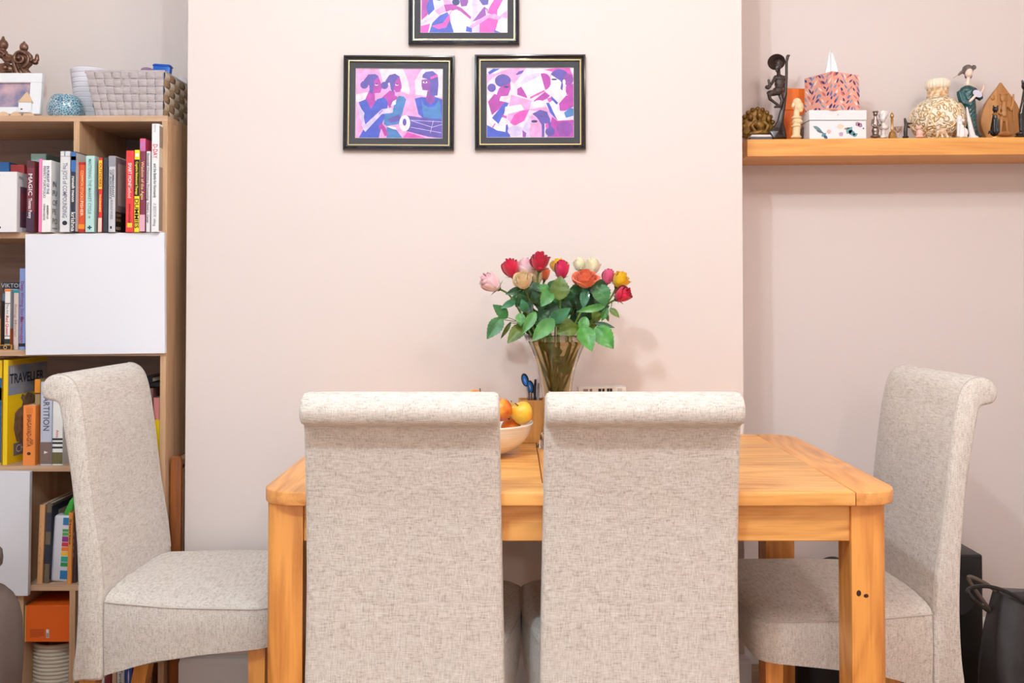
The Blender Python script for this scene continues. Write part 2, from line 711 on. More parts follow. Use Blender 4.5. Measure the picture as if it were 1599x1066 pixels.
def make_chair(label):
    c = thing('dining_chair', label, 'chair', group='roll back linen chairs round the table')
    # local axes: +y towards the table (seat), -y the back
    prof = smoothpts([(0, u, z) for u, z in BACK], 4, closed=True)
    W = 0.198
    ws = [-1, -0.985, -0.95, -0.7, -0.35, 0, 0.35, 0.7, 0.95, 0.985, 1]
    inset = [0.009, 0.0035, 0.0005, 0, 0, 0, 0, 0, 0.0005, 0.0035, 0.009]
    n = len(prof)
    nrm = []
    for i in range(n):
        t = prof[(i + 1) % n] - prof[(i - 1) % n]
        nn = Vector((0, t.z, -t.y))
        nrm.append(nn.normalized() if nn.length > 0 else Vector((0, 0, 0)))
    area = sum(prof[i].y * prof[(i + 1) % n].z - prof[(i + 1) % n].y * prof[i].z for i in range(n))
    sg = -1 if area > 0 else 1
    rows = []
    for wv, ins in zip(ws, inset):
        row = []
        for i in range(n):
            p = prof[i] + nrm[i] * (ins * sg)
            half = back_half(p.z)
            crown = 0.006 * (1 - wv * wv) if i < 20 else 0.0
            row.append(Vector((wv * half, p.y + crown, p.z)))
        rows.append(row)
    mb = MB()
    mb.grid(rows, closed_u=True)
    f1 = mb.poly(rows[0])
    mb.poly(rows[-1], True)
    bmesh.ops.remove_doubles(mb.bm, verts=mb.bm.verts[:], dist=0.00005)
    back = mb.done('backrest', M_LINEN, c, angle=60)
    # seat with a crowned top and an arched skirt
    SW, SL, r = 0.2395, 0.425, 0.05

    def plan(ins, rr):
        x, y1, y0 = SW - ins, SL - ins, 0.003
        pts = [(-x, y0)]
        pts = [(x, y0 + (y1 - rr - y0) * k / 8) for k in range(9)]
        pts += [(x - rr + rr * math.cos(math.radians(a)), y1 - rr + rr * math.sin(math.radians(a))) for a in (15, 30, 45, 60, 75, 90)]
        pts += [(x - rr - (2 * (x - rr)) * k / 10, y1) for k in range(1, 11)]
        pts += [(-x + rr + rr * math.cos(math.radians(a)), y1 - rr + rr * math.sin(math.radians(a))) for a in (105, 120, 135, 150, 165, 180)]
        pts += [(-x, y1 - rr - (y1 - rr - y0) * k / 8) for k in range(1, 9)]
        return [(px_ * (1 - 0.145 * max(0, 1 - py_ / 0.20) ** 1.3), py_) for px_, py_ in pts]
    rows = []
    rows.append([Vector((x * 0.94, y * 0.985, zbot(y) + 0.004)) for x, y in plan(0.006, r)])
    rows.append([Vector((x, y, zbot(y))) for x, y in plan(0.003, r)])
    rows.append([Vector((x, y, zbot(y) * 0.5 + 0.453 * 0.5)) for x, y in plan(-0.002, r)])
    rows.append([Vector((x, y, 0.447)) for x, y in plan(0.0, r)])
    rows.append([Vector((x, y, 0.4525)) for x, y in plan(0.0025, r)])
    rows.append([Vector((x, y, 0.461)) for x, y in plan(0.012, r)])
    rows.append([Vector((x, y, 0.469)) for x, y in plan(0.04, r)])
    rows.append([Vector((x, y, 0.475)) for x, y in plan(0.09, 0.04)])
    rows.append([Vector((x, y, 0.478)) for x, y in plan(0.15, 0.02)])
    mb = MB()
    mb.grid(rows, closed_u=True)
    mb.poly(rows[-1])
    mb.poly(rows[0], True)
    bmesh.ops.remove_doubles(mb.bm, verts=mb.bm.verts[:], dist=0.00005)
    seat = mb.done('seat', M_LINEN, c, angle=70)
    pl = plan(-0.0004, r)
    MB().tube([(x, y, 0.4500) for x, y in pl], 0.0019, 6).done('piping', M_PIPE, seat)
    # seams down both edges of the backrest front
    for s in (-1, 1):
        pts = []
        for i in range(0, 36):
            p = prof[i]
            half = back_half(p.z)
            pts.append((s * (half * 0.958), p.y + 0.0004, p.z))
        pts = [p for p in pts if p[2] > 0.47]
        MB().tube(pts, 0.0011, 5).done('seam', M_PIPE, back)
    for s in (-1, 1):
        x = s * 0.186
        mb = MB()
        mb.prism([(x - .021, 0.357, .37), (x + .021, 0.357, .37), (x + .021, 0.399, .37), (x - .021, 0.399, .37)], (0, 0.0, -.37), 0.003, 2)
        for v in mb.bm.verts:
            if v.co.z < 0.1:
                v.co.x = x + (v.co.x - x) * 0.8
                v.co.y = 0.378 + (v.co.y - 0.378) * 0.8
        mb.done('leg', M_LEG, c, angle=30)
        x = s * 0.170
        mb = MB()
        mb.prism([(x - .02, -.06, .28), (x + .02, -.06, .28), (x + .02, -.02, .28), (x - .02, -.02, .28)], (0, -0.055, -.28), 0.003, 2)
        mb.done('leg', M_LEG, c, angle=30)
    return c


def copy_tree(o):
    c = o.copy()
    COL.objects.link(c)
    for ch in list(o.children):
        d = ch.copy()
        COL.objects.link(d)
        d.parent = c
        for g in list(ch.children):
            e = g.copy()
            COL.objects.link(e)
            e.parent = d
    return c


ch1 = make_chair('linen roll back chair with its back to the viewer, before the fruit bowl')
ch1.location = (XX(624, 1.874), 2.04, 0)
ch1.rotation_euler = (0, 0, math.radians(-0.6))
ch2 = copy_tree(ch1)
ch2['label'] = 'linen roll back chair with its back to the viewer, before the flower vase'
ch2.location = (XX(1008.5, 1.874), 2.04, 0)
ch2.rotation_euler = (0, 0, math.radians(0.3))
ch3 = copy_tree(ch1)
ch3['label'] = 'linen roll back chair seen from the side at the table end by the bookcase'
ch3.location = (-0.979, 2.515, 0)
ch3.rotation_euler = (0, 0, math.radians(-90 - 3))
ch4 = copy_tree(ch1)
ch4['label'] = 'linen roll back chair in side view at the right table end below the wall shelf'
ch4.location = (0.972, 2.43, 0)
ch4.rotation_euler = (0, 0, math.radians(90 + 3))

# ------------------------------------------------------------------ framed prints
M_FRAME = mat('black_lacquer_moulding', (20, 18, 20), 0.22, coat=0.5)
M_GOLD = mat('gilt_slip', (226, 190, 130), 0.3, metal=1.0)
M_MOUNT = mat('charcoal_mount', (72, 72, 78), 0.9)
M_GLASSY = None
PAL = {'pk': (226, 160, 212), 'pl': (230, 212, 226), 'mg': (176, 66, 166), 'hp': (214, 84, 182), 'vi': (96, 80, 166), 'bl': (72, 88, 190), 'te': (76, 124, 186), 'la': (208, 192, 232),
       'pu': (142, 72, 164), 'dk': (52, 48, 110), 'wh': (238, 228, 234)}


def ell(cx, cy, rx, ry=None, n=20):
    ry = ry or rx
    return [(cx + rx * math.cos(2 * math.pi * i / n), cy + ry * math.sin(2 * math.pi * i / n)) for i in range(n)]


def bar(a, b, wd):
    dx, dy = b[0] - a[0], b[1] - a[1]
    L = math.hypot(dx, dy)
    nx, ny = -dy / L * wd / 2, dx / L * wd / 2
    return [(a[0] + nx, a[1] + ny), (b[0] + nx, b[1] + ny), (b[0] - nx, b[1] - ny), (a[0] - nx, a[1] - ny)]


ART1 = ('pk', (168, 182, 1040, 880), [
    ('pl', [(400, 182), (690, 182), (740, 300), (700, 440), (610, 400), (440, 320)]),
    ('pl', [(740, 250), (840, 182), (1040, 182), (1040, 470), (900, 460), (760, 440)]),
    ('pk', [(640, 182), (830, 182), (760, 300), (770, 440), (800, 650), (690, 650), (720, 440), (690, 300)]),
    ('pl', [(168, 440), (290, 420), (250, 520), (168, 520)]),
    ('mg', [(300, 400), (355, 400), (360, 500), (400, 520), (320, 590), (250, 520)]),
    ('mg', [(330, 300), (385, 245), (420, 330), (428, 380), (412, 425), (360, 430), (330, 400)]),
    ('vi', [(245, 300), (290, 240), (360, 235), (395, 260), (350, 300), (345, 360), (335, 440), (305, 420), (300, 350), (250, 330)]),
    ('vi', ell(250, 345, 40)), ('mg', [(430, 470), (510, 400), (560, 410), (560, 450), (600, 470), (510, 580), (470, 520)]),
    ('bl', [(195, 520), (270, 490), (320, 590), (380, 490), (450, 470), (490, 520), (480, 640), (440, 720), (400, 880), (200, 880), (265, 760), (245, 640)]),
    ('vi', [(460, 310), (500, 245), (560, 230), (610, 260), (560, 320), (555, 370), (545, 420), (520, 390), (505, 320), (470, 340)]),
    ('vi', ell(455, 350, 38)), ('mg', [(560, 310), (605, 260), (625, 330), (628, 370), (612, 415), (570, 420), (550, 390)]),
    ('te', [(600, 455), (650, 460), (675, 490), (640, 620), (600, 740), (480, 760), (450, 740), (460, 640), (540, 600), (560, 520)]),
    ('vi', [(490, 690), (600, 640), (640, 700), (520, 730)]),
    ('la', [(175, 520), (255, 630), (245, 690), (265, 745), (430, 590), (530, 575), (545, 600), (540, 625), (430, 640), (265, 820), (240, 790)]),
    ('wh', [(520, 560), (540, 510), (575, 490), (570, 540)]),
    ('bl', [(760, 480), (830, 465), (890, 470), (960, 460), (1040, 490), (1040, 700), (850, 680), (800, 640)]),
    ('te', [(825, 470), (850, 540), (900, 570), (960, 560), (1010, 480), (1035, 690), (850, 670)]),
    ('pu', [(890, 400), (965, 400), (960, 510), (920, 540), (870, 500)]),
    ('pu', [(830, 290), (920, 280), (920, 400), (840, 395), (828, 350)]),
    ('vi', [(835, 270), (840, 240), (870, 210), (940, 200), (990, 240), (1000, 330), (990, 450), (920, 450), (915, 290)]),
    ('hp', [(915, 265), (980, 235), (990, 260), (920, 285)]),
    ('te', [(480, 770), (580, 800), (640, 880), (480, 880)]), ('hp', [(690, 820), (880, 880), (640, 880)]),
    ('mg', [(400, 760), (430, 730), (470, 780), (500, 860), (460, 860), (430, 790), (405, 800)]),
    ('vi', [(660, 650), (1040, 700), (1040, 880), (900, 865), (680, 810)]),
    ('wh', ell(662, 730, 55, 82)), ('vi', ell(660, 720, 20, 36)),
    ('la', bar((720, 700), (1040, 715), 5)), ('la', bar((730, 705), (940, 770), 5)), ('la', bar((720, 770), (1030, 825), 5)), ('la', bar((950, 705), (920, 830), 5)), ('la', bar((940, 770), (1040, 740), 5)),
    ('wh', ell(374, 345, 16, 8)), ('dk', ell(375, 338, 11, 7)), ('wh', ell(580, 343, 16, 8)), ('dk', ell(583, 337, 11, 7)), ('wh', ell(864, 316, 24, 9)), ('dk', ell(864, 314, 9, 8)),
    ('mg', bar((400, 640), (440, 600), 8)), ('wh', [(480, 760), (570, 770), (580, 795), (540, 790)]),
])
ART2 = ('pl', (165, 175, 1035, 862), [
    ('pk', [(165, 230), (250, 230), (400, 175), (560, 175), (440, 330), (300, 230), (220, 270), (165, 330)]),
    ('bl', [(175, 215), (230, 180), (300, 180), (240, 210), (190, 240)]), ('hp', [(740, 190), (860, 175), (1000, 175), (1035, 260), (820, 210)]),
    ('mg', ell(735, 310, 75, 85)), ('pk', [(560, 590), (760, 560), (880, 690), (820, 740), (780, 620), (640, 600)]),
    ('mg', [(240, 430), (300, 450), (290, 500), (370, 515), (215, 640), (175, 510)]),
    ('vi', ell(325, 300, 80, 65)), ('vi', ell(213, 370, 42)), ('mg', [(290, 370), (400, 320), (405, 380), (375, 450), (305, 455), (285, 500), (265, 430)]),
    ('wh', [(175, 530), (215, 640), (290, 760), (250, 790), (190, 700)]),
    ('bl', [(165, 740), (280, 800), (370, 730), (400, 862), (165, 862)]),
    ('bl', [(215, 670), (340, 520), (385, 520), (340, 620), (280, 730)]),
    ('pk', [(410, 440), (615, 500), (590, 600), (540, 700), (430, 750), (370, 680), (385, 540)]),
    ('hp', [(395, 720), (440, 640), (500, 600), (590, 585), (540, 700), (450, 745)]),
    ('wh', [(350, 560), (510, 535), (540, 590), (380, 630), (335, 650)]), ('wh', [(310, 670), (360, 660), (350, 810), (250, 790), (290, 750)]),
    ('hp', bar((320, 650), (365, 665), 24)), ('hp', bar((222, 765), (247, 725), 12)),
    ('mg', [(470, 380), (510, 360), (560, 440), (570, 475), (470, 440)]),
    ('wh', [(500, 320), (700, 235), (745, 400), (600, 480), (560, 440)]), ('la', [(500, 320), (560, 250), (690, 222), (700, 250), (510, 345)]), ('hp', bar((600, 472), (745, 400), 18)),
    ('wh', bar((700, 230), (748, 400), 10)), ('vi', [(455, 235), (490, 205), (540, 195), (520, 225), (470, 245)]),
    ('mg', [(635, 500), (750, 410), (800, 450), (770, 480), (650, 530)]), ('hp', [(770, 480), (810, 465), (820, 500), (790, 520)]),
    ('wh', ell(690, 530, 60, 35)),
    ('vi', ell(895, 260, 90, 75)), ('pu', ell(985, 290, 50, 60)), ('mg', [(960, 350), (1035, 330), (1035, 450), (960, 440)]),
    ('wh', [(810, 240), (870, 280), (920, 310), (910, 390), (820, 380), (805, 300)]), ('wh', [(870, 380), (930, 370), (970, 430), (880, 520), (830, 450)]), ('vi', [(880, 270), (940, 280), (925, 400), (905, 380), (915, 320)]),
    ('wh', ell(942, 315, 15, 27)),
    ('mg', [(890, 530), (960, 450), (1035, 430), (1035, 560), (950, 600), (900, 600)]),
    ('bl', [(760, 520), (790, 520), (870, 690), (800, 620)]), ('bl', [(810, 450), (880, 520), (870, 540), (815, 490)]), ('te', [(940, 620), (1000, 570), (1035, 580), (1035, 650), (960, 670)]),
    ('wh', [(790, 520), (830, 500), (900, 620), (950, 650), (950, 690), (880, 700)]),
    ('mg', [(820, 660), (870, 700), (1035, 690), (1035, 862), (770, 862)]), ('pu', ell(945, 780, 85, 75)),
    ('pk', [(610, 640), (690, 680), (730, 760), (720, 862), (600, 862), (580, 830), (595, 740)]),
    ('vi', [(620, 630), (700, 590), (770, 610), (800, 680), (810, 750), (790, 770), (745, 720), (740, 862), (718, 862), (715, 740), (670, 670)]),
    ('vi', ell(800, 805, 48)), ('hp', ell(770, 750, 16, 28)), ('la', ell(450, 800, 78, 50)), ('la', [(560, 862), (520, 780), (600, 640), (610, 700), (585, 862)]), ('pu', [(520, 790), (560, 820), (555, 862), (525, 862)]),
    ('dk', ell(642, 705, 32, 13)), ('dk', ell(842, 288, 30, 9)), ('dk', ell(360, 362, 28, 8)),
])
ART3 = ('pl', (232, -471, 1362, 437), [
    ('mg', [(240, -100), (320, -60), (350, 80), (320, 200), (240, 275)]), ('bl', [(300, 100), (370, -80), (410, 130), (330, 210)]),
    ('bl', [(340, 437), (380, 310), (480, 210), (580, 165), (640, 300), (660, 437)]),
    ('hp', [(370, 350), (520, 310), (640, 140), (700, 110), (560, 370), (460, 390)]),
    ('la', [(232, 300), (420, 200), (520, 60), (520, 110), (400, 240), (232, 345)]), ('pk', [(410, 150), (520, 90), (560, 160), (470, 200)]),
    ('hp', [(232, 350), (350, 320), (325, 437), (232, 437)]), ('pk', [(520, 0), (580, -60), (640, 60), (540, 80)]),
    ('mg', [(530, 70), (640, 60), (760, 110), (890, 230), (880, 262), (740, 150), (620, 140), (560, 165)]),
    ('wh', [(610, 200), (640, 150), (700, 130), (760, 170), (890, 280), (830, 360), (720, 437), (665, 437), (620, 300)]),
    ('dk', ell(690, 35, 50, 45)), ('pu', [(720, -60), (850, -60), (850, 40), (830, 85), (760, 95)]), ('vi', ell(760, -80, 90, 80)),
    ('la', [(900, -100), (960, -100), (970, 180), (910, 290)]), ('pu', [(905, 295), (1060, 95), (1110, 130), (1080, 230)]),
    ('vi', [(990, 0), (1010, -90), (1130, -80), (1110, 70), (1040, 75)]), ('hp', [(1130, 100), (1230, -60), (1310, 0), (1230, 160), (1230, 220), (1100, 180)]),
    ('wh', [(1230, 150), (1310, 0), (1362, -60), (1362, 130), (1250, 220)]), ('pk', [(1250, 230), (1362, 145), (1362, 245)]),
    ('hp', [(1000, 320), (1080, 230), (1245, 265), (1200, 437), (1000, 437)]), ('pk', [(865, 355), (1080, 210), (1200, 190), (1285, 240), (1250, 275), (1120, 240), (900, 390)]),
    ('bl', [(830, 350), (900, 380), (900, 437), (820, 420)]), ('la', [(900, 390), (1000, 340), (1000, 437), (900, 437)]), ('bl', [(1190, 400), (1280, 437), (1195, 437)]),
    ('wh', bar((1085, 130), (1090, 205), 12)), ('wh', bar((1175, 0), (1120, 85), 12)),
    ('vi', ell(420, -250, 90, 100)), ('mg', ell(480, -180, 60, 80)), ('te', [(240, -100), (400, -140), (560, -90), (480, 20), (300, -20)]), ('pk', [(850, -400), (1000, -450), (1050, -150), (900, -140)]), ('vi', ell(1130, -230, 85, 95)), ('mg', ell(1080, -180, 60, 80)),
])


def picture(px0, py0, px1, py1, art, label, rot=0.0):
    a, b = P(px0, py1, YB), P(px1, py0, YB)
    c = (a + b) / 2
    wd, ht = b.x - a.x, b.z - a.z
    t = thing('framed_picture', label, 'picture', (c.x, YB, c.z), (0, math.radians(rot), 0), 'framed prints on the chimney breast')
    k = YB / F
    hw, hh = wd / 2, ht / 2
    # mitred moulding: profile of (inset, projection)
    prof = [(0, 0), (0, .016), (.0015, .019), (.005, .020), (.008, .017), (.011, .0135), (.0145, .013), (.0145, 0.005)]
    rows = []
    for ins, pr in prof:
        x, z = hw - ins, hh - ins
        rows.append([Vector((-x, -pr, -z)), Vector((x, -pr, -z)), Vector((x, -pr, z)), Vector((-x, -pr, z))])
    MB().grid(rows, closed_u=True).done('frame', M_FRAME, t, angle=25)
    rows = []
    for ins, pr in [(.0146, .006), (.0146, .0132), (.0165, .0132), (.0175, .010), (.0175, .005)]:
        x, z = hw - ins, hh - ins
        rows.append([Vector((-x, -pr, -z)), Vector((x, -pr, -z)), Vector((x, -pr, z)), Vector((-x, -pr, z))])
    MB().grid(rows, closed_u=True).done('gilt_slip', M_GOLD, t, angle=25)
    mw, mh = hw - .017, hh - .017
    iw, ih = 67.6 * k, 54.2 * k
    mb = MB()
    rows = []
    for x, z, y in ((mw, mh, .007), (iw + .001, ih + .001, .007)):
        rows.append([Vector((-x, -y, -z)), Vector((x, -y, -z)), Vector((x, -y, z)), Vector((-x, -y, z))])
    mb.grid(rows, closed_u=True).done('mount', M_MOUNT, t, smooth=False)
    rows = []
    for x, z, y in ((iw + .001, ih + .001, .0071), (iw, ih, .0055)):
        rows.append([Vector((-x, -y, -z)), Vector((x, -y, -z)), Vector((x, -y, z)), Vector((-x, -y, z))])
    MB().grid(rows, closed_u=True).done('mount_bevel', mat('mount_bevel', (232, 226, 222), 0.8), t, smooth=False)
    base, (bx0, by0, bx1, by1), polys = art
    names = [base] + [p[0] for p in polys]
    uniq = list(dict.fromkeys(names))
    mb = MB()
    full = [(bx0, by0), (bx1, by0), (bx1, by1), (bx0, by1)]
    mi = []
    for i, (cn, pts) in enumerate([(base, full)] + polys):
        y = -(.0045 + i * .000015)
        v = []
        for x, yy in pts:
            x = min(max(x, bx0), bx1)
            yy = min(max(yy, by0), by1)
            v.append(mb.bm.verts.new(((x - bx0) / (bx1 - bx0) * 2 * iw - iw, y, ih - (yy - by0) / (by1 - by0) * 2 * ih)))
        f = mb.bm.faces.new(v)
        f.material_index = uniq.index(cn)
        f.normal_update()
        if f.normal.y > 0:
            f.normal_flip()
    ms = [mat('print_ink_' + n, PAL[n], 0.45, var=0.08, vscale=60) for n in uniq]
    mb.done('print', ms, t, smooth=False, recalc=False)
    MB().box((-hw + .003, -.004, -hh + .003), (hw - .003, 0, hh - .003)).done('backing', M_MOUNT, t, smooth=False)
    return t


picture(537, 88.5, 710, 235.5, ART1, 'black framed print of three women in blue with a long drum, lower left', 0.35)
picture(741.5, 87, 914, 234.5, ART2, 'black framed print of women holding a pot and fan, lower right', -0.1)
picture(638.5, -75.5, 811, 71.5, ART3, 'topmost black framed print of figures in pink and blue, cut by the frame edge')

# ------------------------------------------------------------------ bookcase
YF = 2.74
TK = 0.0168
BX0, BX1 = -1.93, XX(260, YF)
lv = [ZZ(y, YF) for y in (180.5, 363, 546.5, 727, 913)] + [0.03]      # shelf top heights, top panel first
case = thing('bookcase', 'tall pale oak laminate bookcase with white doors, in the left alcove', 'bookcase', ((BX0 + BX1) / 2, YF, 0))
co = case.location.copy()


def cb(name, a, b, m, bev=0.0006):
    return MB().box(Vector(a) - co, Vector(b) - co, bev, 1).done(name, m, case, smooth=False)


YBK = YA - 0.022
cb('side_panel', (BX1 - TK, YF, 0), (BX1, YBK, lv[0] - TK), M_CASEZ)
cb('side_panel', (BX0, YF, 0), (BX0 + TK, YBK, lv[0] - TK), M_CASEZ)
cb('top_panel', (BX0, YF, lv[0] - TK), (BX1, YBK, lv[0]), M_CASEX)
for z in lv[1:]:
    cb('shelf', (BX0 + TK, YF, z - TK), (BX1 - TK, YBK - 0.004, z), M_CASEX)
cb('back_panel', (BX0 + TK, YBK - 0.004, 0.01), (BX1 - TK, YBK, lv[0] - TK), M_CASEB)


def divider(px, i):
    x = XX(px, YF)
    cb('divider', (x, YF, lv[i + 1]), (x + TK, YBK - 0.004, lv[i] - TK), M_CASEZ)
    return x


xd = XX(113, YF)
zd = ZZ(241, YF)
MB().prism([Vector(p) - co for p in ((xd, YF, lv[0] - TK), (xd, YBK - .004, lv[0] - TK), (xd, YBK - .004, lv[1]), (xd, YF + .19, lv[1]), (xd, YF + .19, zd), (xd, YF, zd))], (TK, 0, 0)).done('divider', M_CASEZ, case, smooth=False)
divider(43, 1)
divider(37, 3)
divider(113, 4)
divider(33, 4)


def cdoor(px0, py0, px1, py1, rot, name='door'):
    y = YF - 0.017
    a, b = P(px0, py1, y), P(px1, py0, y)
    c = (a + b) / 2
    M = Matrix.Translation(Vector((c.x, y, c.z)) - co) @ Matrix.Rotation(math.radians(rot), 4, 'Y')
    hw, hh = (b.x - a.x) / 2, (b.z - a.z) / 2
    return MB().box((-hw, 0, -hh), (hw, 0.0155, hh), 0.0012, 2, M).done(name, M_DOOR, case, smooth=False)


cdoor(38.5, 364, 257.5, 553, -0.75)
cdoor(-172, 735, 46, 929.5, 0.4)

# ------------------------------------------------------------------ books
def ink(rgb):
    return mat('ink_%d_%d_%d' % tuple(rgb), rgb, 0.55)


def paper(rgb, rough=0.45):
    return mat('cover_%d_%d_%d' % tuple(rgb), rgb, rough, coat=0.15)


def book(px0, px1, ptop, shelf, rgb, label, Y=2.765, depth=0.15, bands=(), words=(), cover=(), lean=0.0, group='books on the bookcase', base=None, name='book', spine_rgb=None, shapes=()):
    """one upright book. bands: (y0, y1, rgb) across the spine; words: (text, py centre, length px, size px, rgb, x shift 0..1);
    cover: (text, y from spine m, py, size px, rgb) on the visible right board"""
    z0 = base if base is not None else lv[shelf]
    x0, x1 = XX(px0, Y), XX(px1, Y)
    h = ZZ(ptop, Y) - z0
    wd = x1 - x0
    t = thing(name, label, 'book', ((x0 + x1) / 2, Y, z0), (0, lean, 0), group)
    hw = wd / 2
    m = paper(rgb)
    bt = min(0.0022, wd * 0.14)
    # boards and rounded spine in one cover
    o = [(-hw, depth), (-hw, 0.002), (-hw + 0.0015, 0.0004), (-hw * 0.5, 0), (hw * 0.5, 0), (hw - 0.0015, 0.0004), (hw, 0.002), (hw, depth), (hw - bt, depth), (hw - bt, 0.004), (-hw + bt, 0.004), (-hw + bt, depth)]
    MB().prism([(x, y, 0) for x, y in o], (0, 0, h)).done('cover', m, t, angle=40)
    MB().box((-hw + bt, 0.004, 0.002), (hw - bt, depth - 0.004, h - 0.002)).done('pages', M_PAGES, t, smooth=False)
    for (ya, yb, c) in bands:
        za, zb = ZZ(yb, Y) - z0, ZZ(ya, Y) - z0
        MB().box((-hw * 0.985, -0.0005, max(0.0006, za)), (hw * 0.985, 0.001, min(h - 0.0006, zb))).done('spine_band', ink(c), t, smooth=False)
    k = Y / F
    for wd_ in words:
        txt, py, ln, sz, c = wd_[:5]
        sh = wd_[5] if len(wd_) > 5 else 0.0
        M = frame_matrix((sh * wd, -0.0009, ZZ(py, Y) - z0), (0, 0, -1), (1, 0, 0))
        lettering(t, txt, sz * k * 1.25, M, ink(c), width=ln * k, bold=0.0002)
    for (txt, ye, py, sz, c, *rest) in cover:
        M = frame_matrix((hw + 0.0011, ye, ZZ(py, Y) - z0), (0, 1, 0), (0, 0, 1))
        lettering(t, txt, sz * k * 1.25, M, ink(c), align='LEFT', width=(rest[0] if rest else None))
    for q_, (ya, yb, d0, d1, c) in enumerate(shapes):
        MB().box((hw - 0.0002, d0, max(0.001 + .0003 * q_, ZZ(yb, Y) - z0)), (hw + 0.0003 + .0002 * q_, d1, min(h - 0.001, ZZ(ya, Y) - z0))).done('cover_print', ink(c), t, smooth=False)
    return t


WHT, BLK, RED = (236, 234, 236), (34, 32, 38), (200, 52, 60)
# top row
book(-30, 24.5, 268, 1, (236, 234, 238), 'thick white book with a small round emblem, at the far left of the top row', 2.716, 0.16, words=[('classic', 278, 14, 4, (170, 170, 176)), ('o', 313, 5, 7, (200, 200, 206)), ('●', 355, 5, 6, BLK)],
     cover=[('MAJ', 0.01, 277, 6, BLK)], shapes=[(290, 354, 0.02, 0.15, (116, 76, 100)), (300, 330, 0.025, 0.08, (150, 70, 80))])
book(-12, 12, 253, 1, (44, 110, 178), 'blue book standing behind the thick white book', 2.93, 0.12)
book(14, 36, 257, 1, (176, 58, 62), 'red book standing behind the row beside the blue one', 2.93, 0.12)
book(40, 51.5, 251, 1, (120, 52, 66), 'dark red book with white title, third from the left of the top row', 2.722, 0.15, bands=[(251, 262, (90, 40, 52)), (330, 362, (70, 46, 70))], words=[('MAGIC', 288, 34, 7, WHT), ('Thomas Penny', 325, 32, 6, WHT)], shapes=[(252, 361, 0.005, 0.14, (110, 56, 48))])
book(46, 70, 240, 1, (164, 212, 208), 'mint green tall book standing behind the dark red and pink spines', 2.93, 0.12)
book(58.5, 63.2, 248, 1, (240, 128, 184), 'slim bright pink book on the top row', 2.716, 0.15)
book(63.6, 78, 250, 1, (240, 238, 238), 'white book titled in pursuit of the perfect portfolio', 2.714, 0.15, words=[('IN PURSUIT OF THE', 281, 44, 4.5, (40, 50, 120), 0.17), ('PERFECT PORTFOLIO', 284, 50, 4.5, (120, 122, 130), -0.2), ('ANDREW LO', 331, 22, 3, BLK, 0.17), ('STEPHEN FOERSTER', 331, 26, 3, (120, 122, 130), -0.2)],
     cover=[('IN', 0.008, 287, 10, (40, 50, 70)), ('PU', 0.008, 301, 10, (40, 50, 70)), ('OF', 0.008, 316, 10, (60, 58, 60)), ('PE', 0.008, 330, 10, (110, 96, 80)), ('PO', 0.008, 345, 10, (130, 112, 84)), ('ANDREW', 0.008, 356, 3, BLK)])
book(92, 107.5, 236, 1, (222, 222, 226), 'grey white book titled the joys of compounding', 2.714, 0.15, bands=[(243.5, 244.3, (150, 150, 156))], words=[('The JOYS of COMPOUNDING', 297, 86, 8, (120, 124, 142)), ('●', 348, 7, 8, (40, 44, 58)), ('Gautam', 240, 9, 3, (140, 140, 150))])
book(109.5, 116.5, 236.5, 1, (38, 44, 66), 'narrow navy book with krishna written low on the spine', 2.712, 0.15, bands=[(237, 268, (60, 110, 180)), (244, 250, (200, 80, 70))], words=[('ramesh menon', 295, 40, 5.5, WHT), ('krishna', 346, 30, 7, WHT)], shapes=[(238, 361, 0.002, 0.148, (206, 202, 198))])
book(121.5, 131.5, 253, 1, (226, 84, 48), 'orange red paperback on the top row', 2.729, 0.13, bands=[(253, 257, (190, 40, 40)), (350, 357, (244, 150, 40)), (358, 362, (180, 40, 40))], words=[('COMMON STOCKS', 289, 46, 5, (252, 196, 120)), ('FISHER', 325, 24, 5, (250, 220, 180))])
book(132, 145.5, 243, 1, (184, 222, 218), 'pale mint book titled mastering the market cycle', 2.716, 0.15, words=[('MASTERING THE MARKET CYCLE', 291, 86, 5.5, (110, 150, 160)), ('✚', 355, 6, 7, (40, 70, 100)), ('HOWARD MARKS', 339, 3, 3, (80, 110, 120))])
book(152.5, 158, 246, 1, (220, 44, 40), 'thin red and yellow book on the top row', 2.720, 0.15, bands=[(250, 295, (238, 206, 60)), (340, 362, (236, 206, 192))], words=[('OUTSIDERS', 273, 38, 4.5, (180, 40, 30)), ('THORNDIKE', 317, 28, 3, (250, 220, 120))])
book(159, 167, 246, 1, (48, 52, 62), 'plain black book on the top row', 2.720, 0.15)
book(168, 178.5, 243.5, 1, (206, 206, 214), 'grey book titled commandant of auschwitz with a face on its cover', 2.714, 0.15, bands=[(244, 260, (150, 150, 160))], words=[('COMMANDANT', 286, 44, 4, (96, 98, 110), 0.2), ('OF AUSCHWITZ', 288, 46, 4, (96, 98, 110), -0.2), ('RUDOLF HOESS', 327, 30, 4, (130, 130, 140)), ('▬', 355, 4, 6, BLK)],
     shapes=[(245, 330, 0.003, 0.145, (122, 112, 116)), (254, 320, 0.02, 0.10, (178, 168, 166)), (330, 362, 0.003, 0.145, (40, 28, 28))], cover=[('COMM', 0.006, 335.5, 5, (196, 170, 130)), ('OF AU', 0.006, 343, 5, (196, 170, 130)), ('RUDO', 0.006, 356, 5, (226, 206, 170))])
book(195, 207.5, 235, 1, (226, 62, 64), 'bright red book titled smart money method', 2.716, 0.15, words=[('SMART MONEY', 274, 40, 6, WHT), ('Method', 299, 20, 6, (250, 200, 190)), ('STEPHEN CLAPHAM', 333, 30, 3.5, (140, 30, 40)), ('■', 351.5, 7, 8, (250, 200, 60))])
